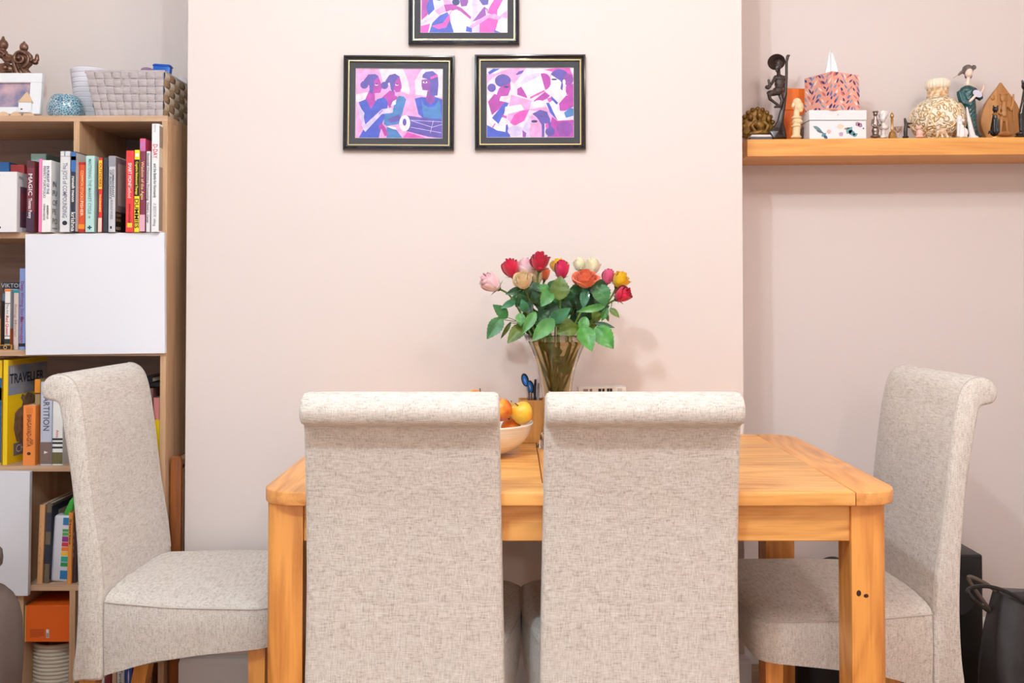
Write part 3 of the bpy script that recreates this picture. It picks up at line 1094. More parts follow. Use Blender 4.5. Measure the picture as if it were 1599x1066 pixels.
book(208.3, 216.2, 234, 1, (246, 222, 40), 'yellow and black guide for dummies', 2.714, 0.15, bands=[(249, 306, (30, 30, 36))], words=[('Cognitive Behavioural Therapy', 278, 52, 4, (246, 222, 40)), ('DUMMIES', 333, 46, 7, (30, 30, 36)), ('■', 242, 5, 6, (240, 240, 240))])
book(217, 225.5, 216, 1, (128, 46, 72), 'tall maroon and purple book on the top row', 2.714, 0.16, bands=[(216, 220, (226, 96, 130)), (220, 236, (196, 110, 170)), (335, 361, (226, 170, 190))], words=[('Wisdom of the Ages', 282, 60, 5, (232, 190, 150))], shapes=[(217, 236, 0.002, 0.15, (200, 60, 90))])
book(227, 233, 236, 1, (226, 222, 226), 'thin white book with tiny grey title left of the tallest spine', 2.714, 0.15, words=[('Essential Chemistry Processing', 276, 74, 3.5, (110, 100, 110)), ('Daniel L. Carter', 332, 32, 3.5, (110, 100, 110))])
book(235, 246.5, 193, 1, (234, 234, 238), 'tallest white book with a red title, at the right end of the top row', 2.709, 0.17, words=[('D-DAY', 236, 22, 8, (214, 60, 76)), ('and the Battle for Normandy', 282, 54, 5, (90, 110, 110)), ('A BEEVOR', 328, 22, 5, (170, 172, 176)), ('viking', 347, 12, 4, (150, 150, 156)), ('history', 200, 12, 4, (190, 190, 196))], shapes=[(196, 360, 0.004, 0.165, (150, 130, 120)), (230, 260, 0.004, 0.165, (206, 190, 170))])
# second row, left cell
G2 = 'books in the cell left of the white door'
book(4, 29, 440, 2, (62, 62, 72), 'dark book headed VIKTOR at the back of the cell left of the door', 2.84, 0.14, bands=[(440, 452, (48, 48, 56)), (458, 545, (92, 120, 150))], words=[], group=G2)
lettering(bpy.data.objects[-1] if False else [o for o in bpy.data.objects if o.get('label', '').startswith('dark book headed VIKTOR')][0], 'VIKTOR', 0.018, frame_matrix((0.004, -0.0009, ZZ(446, 2.84) - lv[2]), (1, 0, 0), (0, 0, 1)), ink((200, 204, 210)))
book(7.5, 16.5, 451, 2, (240, 238, 236), 'white book with an orange top band left of the door', 2.755, 0.14, bands=[(451, 455, (236, 130, 60)), (473, 474, (60, 60, 70)), (524, 525, (60, 60, 70)), (529, 537, (40, 50, 50))], words=[('The Art of', 485, 22, 4, (150, 150, 160)), ('Red Queen', 508, 30, 5, (220, 80, 70))], shapes=[(513, 545, 0.0, 0.13, (160, 80, 44)), (452, 513, 0.0, 0.13, (150, 150, 158))], group=G2)
book(21, 29, 452, 2, (226, 206, 200), 'pale pink book with a teal top band left of the door', 2.765, 0.14, bands=[(452, 457, (36, 150, 160))], words=[('Being Mortal', 500, 50, 4, (190, 160, 160))], group=G2)
book(30.2, 40, 419, 2, (136, 162, 222), 'light blue book partly behind the white door edge', 2.76, 0.15, bands=[(536, 541, BLK)], words=[('Deep Writing Stories', 470, 62, 6, (150, 60, 120)), ('Ramanujan', 515, 40, 6, (170, 60, 110))], group=G2)
book(-30, 2, 470, 2, (90, 70, 60), 'brown picture book at the frame edge left of the door', 2.80, 0.14, bands=[(497, 545, (200, 150, 80))], group=G2)
t = thing('trinket_box', 'tiny dark box with gold pattern in front of the books left of the door', 'box', (XX(12, 2.75), 2.741, lv[2]))
MB().box((-.019, 0, 0), (.019, 0.011, .0155), 0.0008, 1).done('body', mat('gilt_dark_box', (188, 142, 66), 0.4, metal=0.6), t, smooth=False)
MB().box((-.015, -.0006, .003), (.015, 0.0004, .0125)).done('panel', BLKM if False else M_BLACK, t, smooth=False)
MB().lathe([(.0034, 0), (.0034, .0007), (.0052, .0007), (.0052, 0)], (0, -.0006, .0078), 16, M=Matrix.Rotation(math.radians(90), 4, 'X'), closed=True).done('emblem', M_GOLD, t)
# third row
G3 = 'books in the open row under the white door'
book(-14, 4.5, 562, 3, (238, 196, 30), 'yellow and blue book at the frame edge in the open row', 2.76, 0.15, bands=[(590, 722, (40, 96, 150)), (605, 625, (170, 190, 200))], group=G3)
t = thing('magazine', 'yellow magazine titled TRAVELLER leaning with its cover turned outward', 'magazine', (XX(13.5, 2.748), 2.748, lv[3]), (0, 0, math.radians(-5)), G3)
hM = ZZ(562, 2.748) - lv[3]
MB().box((-.0135, 0, 0), (0.0005, .20, hM), 0.001, 1).done('spread', paper((244, 206, 24)), t, smooth=False)
MB().box((0.0, .002, hM * 0.66), (0.0009, .198, hM * 0.985)).done('cover_print', mat('cover_sky', (126, 146, 176), 0.45, rgb2=(168, 160, 160), vscale=18), t, smooth=False)
MB().box((0.0, .002, hM * 0.945), (0.0012, .198, hM * 0.985)).done('cover_print', ink((228, 186, 40)), t, smooth=False)
lettering(t, 'TRAVELLER', 0.04, frame_matrix((0.0014, .008, hM * 0.81), (0, 1, 0), (0, 0, 1)), ink((34, 36, 48)), width=0.17, align='LEFT', bold=0.0008)
lettering(t, '| |', 0.02, frame_matrix((0.0014, .012, hM * 0.9), (0, 1, 0), (0, 0, 1)), ink((236, 236, 236)), align='LEFT')
an = [(0.03, .19), (0.05, .10), (0.045, .06), (0.06, .04), (0.10, .032), (0.13, .036), (0.135, .10), (0.125, .14), (0.13, .19), (0.145, .205), (0.14, .225), (0.12, .235), (0.10, .232), (0.09, .24), (0.07, .238), (0.066, .225), (0.074, .21), (0.07, .20)]
an = [(0.035, .13), (0.03, .09), (0.045, .055), (0.09, .045), (0.13, .05), (0.14, .09), (0.13, .13), (0.125, .145), (0.14, .155), (0.135, .168), (0.118, .176), (0.10, .18), (0.085, .172), (0.07, .178), (0.062, .168), (0.074, .157), (0.068, .145), (0.05, .14)]
MB().prism([(0.0003, y, z * hM / 0.272) for y, z in an], (0.0009, 0, 0)).done('cover_print', mat('cover_animal', (158, 132, 104), 0.5, rgb2=(120, 96, 74), vscale=60), t, smooth=False)
MB().box((0.0, .03, hM * 0.07), (0.0012, .15, hM * 0.19)).done('cover_print', ink((120, 120, 124)), t, smooth=False)
lettering(t, 'CHAD', 0.032, frame_matrix((0.0014, .04, hM * 0.13), (0, 1, 0), (0, 0, 1)), ink((236, 230, 210)), align='LEFT')
book(38, 57, 633, 3, (242, 142, 66), 'small orange book titled Bhagavad-Gita', 2.744, 0.11, words=[('BHAGAVAD-GITA', 672, 50, 8, (122, 60, 36)), ('As It Is', 690, 8, 3.5, (122, 60, 36), 0.3), ('●', 708, 5, 6, (70, 36, 30)), ('▤', 641, 8, 10, (226, 120, 50))], group=G3)
book(56, 64.5, 592, 3, (164, 140, 104), 'tan book with an orange head behind the small orange one', 2.78, 0.14, bands=[(592, 613, (226, 142, 36)), (613, 615, (60, 40, 30))], group=G3)
book(65, 83, 596, 3, (196, 200, 220), 'pale blue book titled PARTITION', 2.75, 0.15, words=[('PARTITION', 643, 58, 11, (74, 80, 104)), ('▲', 706, 5, 6, WHT)], bands=[(690, 724, (126, 104, 96))], group=G3)
book(84, 100, 600, 3, (238, 238, 236), 'white book with dark curved lines beside the pale blue one', 2.75, 0.14, bands=[(706, 724, (104, 98, 60)), (684, 687, BLK), (690, 693, BLK), (697, 700, BLK)], words=[('Anna', 677, 12, 5, (220, 120, 140))], group=G3)
book(226, 239.5, 606, 3, (132, 92, 90), 'dusky brown book behind the side chair backrest', 2.75, 0.14, words=[('Indian Summer', 640, 40, 5, WHT), ('■', 618, 4, 4, WHT)], group=G3)
book(240.5, 251, 621, 3, (206, 130, 130), 'pink and yellow book against the bookcase side', 2.748, 0.14, bands=[(655, 724, (240, 206, 20))], group=G3)
book(241, 248, 608, 3, (190, 190, 192), 'grey book behind the pink and yellow one', 2.90, 0.12, group=G3)
for (x0, x1, y0, y1, lb) in ((224, 250, 598, 604, 'black book lying flat on the upright books'), (222, 238, 588, 597.5, 'small black book lying on top of the flat one')):
    Y = 2.752
    a, b = P(x0, y1, Y), P(x1, y0, Y)
    t = thing('book', lb, 'book', (a.x, Y, a.z), group=G3)
    wd, h = b.x - a.x, b.z - a.z
    MB().box((0, 0, h * 0.8), (wd, .13, h), .0008, 1).done('cover', paper((30, 28, 32)), t, smooth=False)
    MB().box((0, 0, 0), (wd, .13, h * 0.2), .0008, 1).done('cover', paper((30, 28, 32)), t, smooth=False)
    MB().box((0, 0, h * .2), (wd, .002, h * .8)).done('spine', paper((30, 28, 32)), t, smooth=False)
    MB().box((0.002, .002, h * 0.2), (wd - .002, .128, h * 0.8)).done('pages', M_PAGES, t, smooth=False)
# fourth row
G4 = 'books in the row behind the side chair'
book(61.5, 70, 788, 4, (226, 170, 120), 'thin orange tan picture book leaning beside the white door', 2.752, 0.20, words=[('. . . . . .', 850, 60, 3, (160, 90, 60))], group=G4, lean=0.03)
book(72.5, 81, 786, 4, (112, 100, 84), 'patterned dark book next to the tan picture book', 2.755, 0.20, bands=[(800, 830, (60, 60, 76)), (850, 880, (46, 48, 66))], shapes=[(790, 905, 0.0, 0.19, (40, 42, 62)), (800, 830, 0.04, 0.12, (190, 180, 150)), (850, 885, 0.02, 0.09, (120, 110, 90))], group=G4, lean=0.03)
book(108.5, 115, 800, 4, (232, 150, 70), 'thin orange book right of the white bottle', 2.75, 0.18, words=[('Stories', 830, 40, 4, (120, 80, 40))], group=G4, lean=0.02)
book(116, 122, 800, 4, (72, 50, 56), 'dark maroon book beside the thin orange one', 2.758, 0.18, words=[('....', 850, 40, 4, (180, 160, 150))], group=G4, lean=0.02)
# white bottle with green lid
pa = P(97, 902, 2.785)
t = thing('plastic_bottle', 'white plastic bottle with green lid and rainbow striped label', 'bottle', (pa.x, 2.785, lv[4]), (0, math.radians(3), 0))
hB = ZZ(802, 2.785) - lv[4]
MB().box((-.027, -.02, 0), (.027, .02, hB), 0.009, 4).done('body', mat('white_plastic', (226, 226, 240), 0.35), t)
kb = hB / 100.0
MB().prism([(-.004, 0.012, hB), (.022, 0.012, hB), (.028, .012, hB + 22 * kb), (.022, .012, hB + 28 * kb), (.013, .012, hB + 22 * kb)], (0, -.026, 0), .004, 3).done('lid', mat('green_plastic', (66, 176, 66), 0.35), t)
zz = [(.86, .97, (44, 128, 186)), (.76, .80, (70, 160, 80)), (.70, .75, (90, 180, 90)), (.61, .69, (150, 60, 140)), (.54, .60, (206, 60, 70)), (.47, .53, (240, 130, 50)), (.40, .46, (244, 196, 60)), (.31, .39, (50, 170, 150)), (.24, .30, (50, 150, 90)), (.05, .18, (44, 128, 186))]
for a, b, c in zz:
    MB().box((.002, -.0206, hB * a), (.0235, -.0195, hB * b)).done('label_stripe', ink(c), t, smooth=False)
# fifth row
t = thing('basket', 'off white round ribbed basket under the orange box', 'basket', (XX(95, 2.83), 2.85, lv[5]))
hb = ZZ(1003, 2.80) - lv[5] - 0.0
prof = []
nr = 13
for i in range(nr):
    z = hb * i / nr
    prof += [(.074, z), (.078, z + hb / nr * 0.25), (.078, z + hb / nr * 0.75)]
prof += [(.075, hb), (.069, hb), (.069, .01), (0, .01)]
MB().lathe([(0.0, 0)] + prof, (0, 0, 0), 36).done('body', mat('off_white_rope', (206, 194, 178), 0.9, bump=0.4, bscale=500), t, angle=60)
a = P(40, 1002, 2.742)
b = P(113, 945, 2.742)
t = thing('box', 'bright orange printed box set on the ribbed basket', 'box', (a.x, 2.742, a.z))
wd, h = b.x - a.x - 0.002, b.z - a.z
MB().box((0, 0, 0), (wd, .26, h), .0012, 1).done('carton', mat('orange_card', (226, 96, 22), 0.45), t, smooth=False)
MB().box((-.0015, -.001, .0005), (0.0004, .0, h)).done('label_edge', ink((220, 190, 90)), t, smooth=False)
for i in range(7):
    MB().box((.012, -.0005, .014 + i * .0035), (.052 if i else .04, .0002, .0152 + i * .0035)).done('small_print', ink((150, 60, 20)), t, smooth=False)
MB().box((.059, -.0007, .012), (.067, .0002, .036)).done('barcode', M_WPRINT, t, smooth=False)
for i in range(4):
    MB().box((.060 + i * .0017, -.0009, .013), (.0609 + i * .0017, .0002, .026)).done('barcode_line', M_BLACK, t, smooth=False)
G5 = 'books on the bottom shelf under the side chair'
for (x0, x1, y0, c, lb, wl) in ((160, 168, 1036, (200, 196, 200), 'pale grey book first from the left on the bottom shelf', None), (169, 179, 1040, (112, 30, 40), 'dark red book on the bottom shelf', None), (180, 187, 1036, (206, 176, 150), 'beige book on the bottom shelf between red and white', None), (188, 199, 1038, (222, 222, 226), 'white book on the bottom shelf with a grey title', 'Tarot'),
                                (200, 211, 1030, (56, 84, 170), 'blue book on the bottom shelf', '•'), (214, 233, 1025, (190, 134, 56), 'golden brown book leaning on the bottom shelf', None), (236, 242, 1028, (150, 96, 74), 'brown book with white lettering on the bottom shelf', 'Wanderings')):
    book(x0, x1, y0, 5, c, lb, 2.75, 0.15, words=[(wl, 1056, 22, 6, (120, 120, 130) if c[0] > 200 else WHT)] if wl else (), group=G5, lean=0.10 if c[0] == 190 else 0.0)

# folded wooden tray table in the gap beside the bookcase
t = thing('folding_table', 'folded dark wood tray table slotted between bookcase and chimney breast', 'table', (-0.9785, 2.765, 0))
M_DKW = wood('brown_teak', (150, 84, 38), (92, 46, 20), 'Z', wave=False)
M_TAN = wood('worn_beech', (196, 158, 128), (150, 110, 84), 'Z', wave=False)
zt = ZZ(712, 2.765)
hw = .0150
pts = [(-hw, 0, 0), (hw, 0, 0), (hw, 0, zt - .02), (hw * .9, 0, zt - .008), (hw * .5, 0, zt - .0015), (0, 0, zt), (-hw * .5, 0, zt - .0015), (-hw * .9, 0, zt - .008), (-hw, 0, zt - .02)]
MB().prism(pts, (0, .02, 0), .0015, 2).done('leg', M_DKW, t, angle=30)
MB().prism([(x, y + .24, z) for x, y, z in pts], (0, .02, 0), .0015, 2).done('leg', M_DKW, t, angle=30)
MB().box((-.013, .02, zt - .03), (.013, .24, zt - .012), .001, 1).done('top_rail', M_TAN, t, smooth=False)
MB().box((-.012, .03, .25), (.0135, .235, zt - .04), .001, 1).done('tray', M_TAN, t, smooth=False)
MB().box((-.012, .02, .10), (.012, .24, .12), .001, 1).done('stretcher', M_DKW, t, smooth=False)

# ------------------------------------------------------------------ on top of the bookcase
TOP = lv[0]
# woven basket: real strips over and under each other
bk = thing('woven_basket', 'large grey woven strap basket at the right end of the bookcase top', 'basket', (XX(200, 2.76), 2.76, TOP))
bx = bk.location.x
x0b, x1b = XX(148, 2.76) - bx, XX(252.5, 2.76) - bx
x0t, x1t = XX(130, 2.75) - bx, XX(253, 2.75) - bx
hbk = ZZ(111, 2.75) - TOP
dp = 0.285
M_STRAP = mat('grey_strap', (200, 190, 192), 0.75, bump=0.5, bscale=60, stretch=(1, 1, 30), rgb2=(172, 160, 162), vscale=60)
M_STRAPT = mat('tan_strap', (172, 146, 112), 0.75, bump=0.5, bscale=60, stretch=(1, 1, 30), rgb2=(142, 116, 86), vscale=60)
M_STRAPL = mat('cream_strap', (212, 196, 176), 0.75, bump=0.5, bscale=60, stretch=(1, 1, 30))


def weave(face, ncol, nrow, ma, mb_):
    """face(u, v, d): point of the side with u along, v up, d outward"""
    for j in range(nrow):
        rows = []
        n = ncol * 4
        for i in range(n + 1):
            u = i / n
            d = 0.0032 * math.sin(math.pi * (u * ncol + j)) * (1 if True else 0)
            v0, v1 = (j + 0.06) / nrow, (j + 0.94) / nrow
            rows.append([face(u, v0, d - .0006), face(u, v0 + .01, d), face(u, v1 - .01, d), face(u, v1, d - .0006)])
        MB().grid(rows).done('strap', ma, bk, angle=40)
    for i in range(ncol):
        rows = []
        n = nrow * 4
        for j in range(n + 1):
            v = j / n
            # opposite phase to the horizontal strap it crosses
            jj = min(nrow - 1, int(v * nrow))
            d = -0.0032 * math.cos(math.pi * (i + jj)) * abs(math.sin(math.pi * v * nrow)) ** 0.7
            u0, u1 = (i + 0.06) / ncol, (i + 0.94) / ncol
            rows.append([face(u0, v, d - .0006), face(u0 + .008, v, d), face(u1 - .008, v, d), face(u1, v, d - .0006)])
        MB().grid(rows).done('strap', mb_, bk, angle=40)


L4 = lambda a, b, t: a + (b - a) * t
weave(lambda u, v, d: Vector((L4(L4(x0b, x1b, u), L4(x0t, x1t, u), v), -d - .008 * v, hbk * v)), 9, 6, M_STRAP, M_STRAP)
weave(lambda u, v, d: Vector((L4(x1b, x1t, v) + .0 + d + .0015, u * dp - .008 * v * (1 - u), hbk * v)), 7, 6, M_STRAPT, M_STRAPL)
weave(lambda u, v, d: Vector((L4(x0b, x0t, v) - d - .0015, u * dp, hbk * v)), 7, 6, M_STRAP, M_STRAP)
weave(lambda u, v, d: Vector((L4(L4(x0b, x1b, u), L4(x0t, x1t, u), v), dp + d, hbk * v)), 9, 6, M_STRAP, M_STRAP)
MB().box((x0b + .004, .004, .001), (x1b - .002, dp - .004, .004)).done('base', M_STRAP, bk, smooth=False)
mb = MB()
lip = []
for wv, hh in ((0.0, -.004), (.0, .003), (.006, .003), (.006, -.004)):
    lip.append([Vector((x0t - .002 + wv, -.010 + wv, hbk + hh)), Vector((x1t + .003 - wv, -.010 + wv, hbk + hh)), Vector((x1t + .003 - wv, dp + .002 - wv, hbk + hh)), Vector((x0t - .002 + wv, dp + .002 - wv, hbk + hh))])
mb.grid(lip, closed_u=True).done('rim', M_STRAP, bk, smooth=False)
# things poking out of the basket
p = P(254, 107, 2.86)
t = thing('packet', 'bright blue packet poking out of the woven basket', 'packet', p, (0, math.radians(4), 0))
MB().box((-.026, -.012, -.13), (.026, .012, .012), .004, 2).done('wrapper', mat('blue_foil', (30, 96, 190), 0.3, bump=0.3, bscale=50), t)
MB().box((-.027, -.013, .004), (.027, .013, .008), .001, 1).done('seal', mat('deep_blue_foil', (22, 70, 160), 0.3), t)
p = P(231, 112, 2.86)
tag(MB().ball((0, 0, 0), (.020, .03, .012), 3).ball((0, 0, -.05), (.03, .03, .05), 2).done('cloth_bundle', mat('mauve_cloth', (140, 110, 140), 0.8), None, loc=p), 'mauve cloth bundle just showing above the woven basket rim', 'cloth')
p = P(284, 122, 2.95)
tag(MB().ball((0, 0, -.02), (.022, .03, .024), 3).done('white_pouch', mat('white_cloth', (226, 220, 226), 0.8), None, loc=p), 'white pouch at the back right corner of the woven basket', 'pouch')
# ribbed white bin behind
pb = P(130, 178, 2.86)
t = thing('storage_bin', 'white ribbed bin standing behind the woven basket', 'bin', (XX(140, 2.88), 2.88, TOP))
hb = ZZ(111, 2.88) - TOP
rows = []
prof = []
for i in range(11):
    z0 = hb * i / 11
    for q, dr in ((0.0, -.0015), (.15, 0.0), (.85, 0.0), (1.0, -.0015)):
        z = z0 + hb / 11 * q
        prof.append((.040 + .020 * z / hb + dr, z))
prof += [(.058, hb), (.055, hb), (.036, .004), (0, .004)]
MB().lathe([(0, 0)] + prof, (0, 0, 0), 40).done('body', mat('white_ribbed_cloth', (222, 220, 230), 0.8), t, angle=25)
# teal crackle candle holder
t = thing('candle_holder', 'teal crackle glass candle holder on the bookcase top', 'candle holder', (XX(100, 2.80), 2.80, TOP))
m = mat('crackle_glass', (60, 130, 160), 0.12, coat=1.0)
nt = m.node_tree
tc = nt.nodes.new('ShaderNodeTexCoord')
vo = nt.nodes.new('ShaderNodeTexVoronoi')
vo.feature = 'DISTANCE_TO_EDGE'
vo.inputs['Scale'].default_value = 150
vc = nt.nodes.new('ShaderNodeTexVoronoi')
vc.inputs['Scale'].default_value = 150
rp = nt.nodes.new('ShaderNodeValToRGB')
rp.color_ramp.elements[0].position = 0.10
rp.color_ramp.elements[0].color = lin((222, 226, 220))
rp.color_ramp.elements[1].position = 0.16
rp.color_ramp.elements[1].color = (0, 0, 0, 1)
r2 = nt.nodes.new('ShaderNodeValToRGB')
r2.color_ramp.elements[0].color = lin((24, 84, 128))
r2.color_ramp.elements[1].color = lin((70, 148, 172))
mx = nt.nodes.new('ShaderNodeMix')
mx.data_type = 'RGBA'
gt = nt.nodes.new('ShaderNodeMath')
gt.operation = 'LESS_THAN'
gt.inputs[1].default_value = 0.05
for v in (vo, vc):
    nt.links.new(tc.outputs['Object'], v.inputs['Vector'])
nt.links.new(vo.outputs['Distance'], gt.inputs[0])
nt.links.new(vc.outputs['Color'], r2.inputs['Fac'])
nt.links.new(gt.outputs[0], mx.inputs['Factor'])
nt.links.new(r2.outputs['Color'], mx.inputs['A'])
mx.inputs['B'].default_value = lin((222, 226, 220))
nt.links.new(mx.outputs['Result'], nt.nodes['Principled BSDF'].inputs['Base Color'])
r0 = 27 * 2.8 / F
hh = ZZ(150, 2.8) - TOP
MB().lathe([(0, 0), (r0 * .84, 0), (r0 * .95, hh * .15), (r0, hh * .4), (r0 * .97, hh * .62), (r0 * .84, hh * .86), (r0 * .66, hh), (r0 * .58, hh * .97), (r0 * .7, hh * .7), (r0 * .75, hh * .3), (0, hh * .15)], (0, 0, 0), 40).done('body', m, t, angle=60)
MB().lathe([(0, hh * .16), (.017, hh * .16), (.017, hh * .6), (0, hh * .6)], (0, 0, 0), 20).done('tea_light', mat('wax', (236, 230, 220), 0.6), t)
# white photo frame with little house
t = thing('photo_frame', 'white photo frame with a little house and scalloped foot', 'photo frame', (XX(10, 2.79), 2.79, TOP), (math.radians(-6), 0, 0))
o = t.location.copy()
k = 2.79 / F
hf = ZZ(113, 2.79) - TOP
xr = (61 - 10) * k
mb = MB()
ix0, ix1, iz0, iz1 = -xr * 1.2, 33 * k, 18 * k, hf - 15.5 * k
pts_out = [(-xr, 0.012), (xr - 4 * k, 0.012), (xr, hf), (-xr, hf)]
for a, b in (((-xr, iz1), (xr, hf)), ((33 * k, 0.012), (xr, iz1)), ((-xr, .012), (33 * k, iz0)), ((-xr, iz0), (-xr + 18 * k, iz1))):
    mb.box((a[0], -.008, a[1]), (b[0], .008, b[1]), .0015, 1)
mb.done('frame', mat('white_frame', (232, 234, 240), 0.4), t, smooth=False)
MB().box((-xr + 17 * k, .001, iz0 - .002), (33.5 * k, .005, iz1 + .002)).done('photo', mat('blurred_photo', (84, 104, 146), 0.25, rgb2=(206, 170, 180), vscale=16, coat=0.5), t, smooth=False)
for i in range(5):
    MB().prism([(-44 * k + i * 19.5 * k + 9.7 * k * math.cos(math.pi * q / 10), -.0115, 0.0 + 10 * k * math.sin(math.pi * q / 10)) for q in range(11)], (0, .02, 0), .0008, 1).done('scallop', mat('pale_wood_trim', (216, 184, 152), 0.6), t, angle=30)
hxs = 29 * k
MB().prism([(hxs - 10 * k, -.016, 8 * k), (hxs + 10 * k, -.016, 8 * k), (hxs + 10 * k, -.016, 24 * k), (hxs - 10 * k, -.016, 24 * k)], (0, .01, 0), .0008, 1).done('house_wall', mat('white_frame', (232, 234, 240), 0.4), t, smooth=False)
MB().prism([(hxs - 11.5 * k, -.017, 24 * k), (hxs + 11.5 * k, -.017, 24 * k), (hxs + 2 * k, -.017, 41 * k)], (0, .012, 0), .0008, 1).done('house_roof', mat('pale_wood_trim', (216, 184, 152), 0.6), t, smooth=False)
MB().box((hxs - 6 * k, -.0165, 12 * k), (hxs - 3 * k, -.0155, 14 * k)).done('house_window', M_BLACK, t, smooth=False)
# bronze ornament
M_BRZ = mat('aged_bronze', (150, 112, 94), 0.3, metal=0.7, rgb2=(104, 74, 62), vscale=40)
Y = 2.92
org = Vector((XX(10, Y), Y, TOP))
t = thing('bronze_ornament', 'aged bronze ornament with curled scroll behind the white photo frame', 'ornament', org)
spiral = []
for i in range(40):
    a = i / 39
    th = -1.2 + a * 3.5 * math.pi
    r = 13.0 * (1 - a) + 1.0
    spiral.append((36.5 + r * math.cos(th), 93.5 - r * math.sin(th), 3.1 - 1.1 * a, -9 - 3 * a))
els = [('b', 36.5, 94, 16.5, 16, 7, 0), ('b', 14, 92, 12, 7, 6, 2), ('b', 22, 112, 20, 12, 5, 2), ('t', spiral), ('t', [(23, 92, 4.5, -4), (25, 104, 4.5, -4), (29, 116, 5, -3), (30, 140, 6, 0), (30, 178, 8, 0)]), ('b', 38, 74, 7, 7.5, 6, -1), ('t', [(38, 66, 2, 0), (37, 74, 5, -2)]),
       ('t', [(50, 95, 5, -1), (55, 97, 4, -1), (59, 93, 4, -2), (59, 87, 3, -2)]), ('b', 56, 98, 5, 4, 5, -2), ('t', [(12, 88, 5, 0), (20, 90, 5, -1)]),
       ('b', 5, 70, 8, 9, 7, 0), ('t', [(5, 58, 2.2, 0), (5, 64, 4, 0)]), ('b', 3, 84, 10, 8, 7, 0), ('t', [(-3, 78, 2, -6), (4, 80, 2, -7), (10, 86, 2, -6)]), ('b', 6, 108, 17, 10, 8, 0), ('b', 12, 107, 4, 4, 4, -7),
       ('t', [(38, 108, 6, 0), (44, 116, 6, 0), (44, 140, 5, 0)]), ('b', 5, 140, 22, 26, 8, 0), ('b', 10, 172, 40, 8, 12, 0)]
for i in range(6):
    els.append(('b', 2 + i * 2.0, 83 + i * 2.0 * (i > 2), 1.6, 1.6, 1.6, -8))
blob(els, 'casting', M_BRZ, t, Y, org, 0.0018, 2)

# ------------------------------------------------------------------ oak wall shelf and its ornaments
YS = 2.888
sh0, sh1 = XX(1168, YS), 1.93
zs1 = ZZ(217.4, YS)
zs0 = ZZ(244.2, YS)
tag(MB().box((0, 0, 0), (sh1 - sh0, YA - YS, zs1 - zs0), 0.0012, 2, Matrix.Translation((sh0, YS, zs0)) @ Matrix.Rotation(math.radians(-0.45), 4, 'Y')).done('wall_shelf', M_SHELF, None, smooth=False), 'thick oak floating shelf in the right alcove crowded with ornaments', 'shelf')


def SZ(px):
    return zs1 + math.tan(math.radians(0.45)) * (XX(px, 2.95) - sh0)


def org_at(px, Y):
    return Vector((XX(px, Y), Y, SZ(px)))


M_EBONY = mat('dark_carved_wood', (62, 46, 42), 0.38, rgb2=(44, 30, 28), vscale=30, coat=0.2)
M_PLAQ = mat('gilt_carving', (150, 112, 48), 0.4, metal=0.35, rgb2=(104, 70, 24), vscale=60)
M_CREAM = mat('cream_resin', (240, 212, 170), 0.5, sss=0.1)
M_WHITEC = mat('white_ceramic', (236, 230, 230), 0.2, coat=0.6)
M_PEWTER = mat('pewter', (140, 126, 122), 0.3, metal=0.9, bump=0.2, bscale=200)
M_BRASS = mat('old_brass', (196, 152, 92), 0.28, metal=0.95)
M_JET = mat('black_glaze', (24, 22, 24), 0.15, coat=0.6)

# a gilt relief plaque at the chimney breast side
Y = 3.00
og = org_at(1184, Y)
t = thing('relief_plaque', 'small gilt carved plaque of a seated figure behind the dark wood figure', 'plaque', og)
els = [('b', 1183, 197, 26, 28, 5, 3), ('b', 1183, 180, 14, 12, 5, 3), ('b', 1183, 213, 26, 5, 9, 0)]
for i in range(11):
    a = math.pi * (i / 10)
    els.append(('b', 1183 - 25 * math.cos(a), 200 - 30 * math.sin(a), 4, 4, 4, 1))
els += [('b', 1185, 182, 5, 6, 5, -5), ('t', [(1185, 172, 2, -4), (1185, 177, 4, -4)]), ('b', 1185, 196, 8, 8, 6, -5), ('t', [(1178, 191, 3, -6), (1172, 198, 3, -7), (1176, 205, 3, -8)]), ('t', [(1192, 191, 3, -6), (1198, 198, 3, -7), (1194, 205, 3, -8)]),
        ('t', [(1170, 210, 4, -6), (1185, 207, 5, -8), (1200, 210, 4, -6)]), ('b', 1171, 184, 4, 6, 4, -4), ('b', 1199, 186, 4, 6, 4, -4)]
blob(els, 'carving', M_PLAQ, t, Y, og, 0.0016, 1)
# little flat case
t = thing('small_case', 'small flat case with white lid and dark base at the shelf end', 'box', org_at(1190, 2.905))
MB().box((-.034, 0, 0), (.034, .045, .010), .002, 2).done('base', mat('slate_plastic', (70, 72, 82), 0.4), t)
MB().prism([(-.034, 0.001, .010), (.034, 0.001, .010), (.028, .001, .017), (-.028, .001, .017)], (0, .043, 0), .001, 1).done('lid', mat('white_lid', (224, 220, 224), 0.4), t, smooth=False)
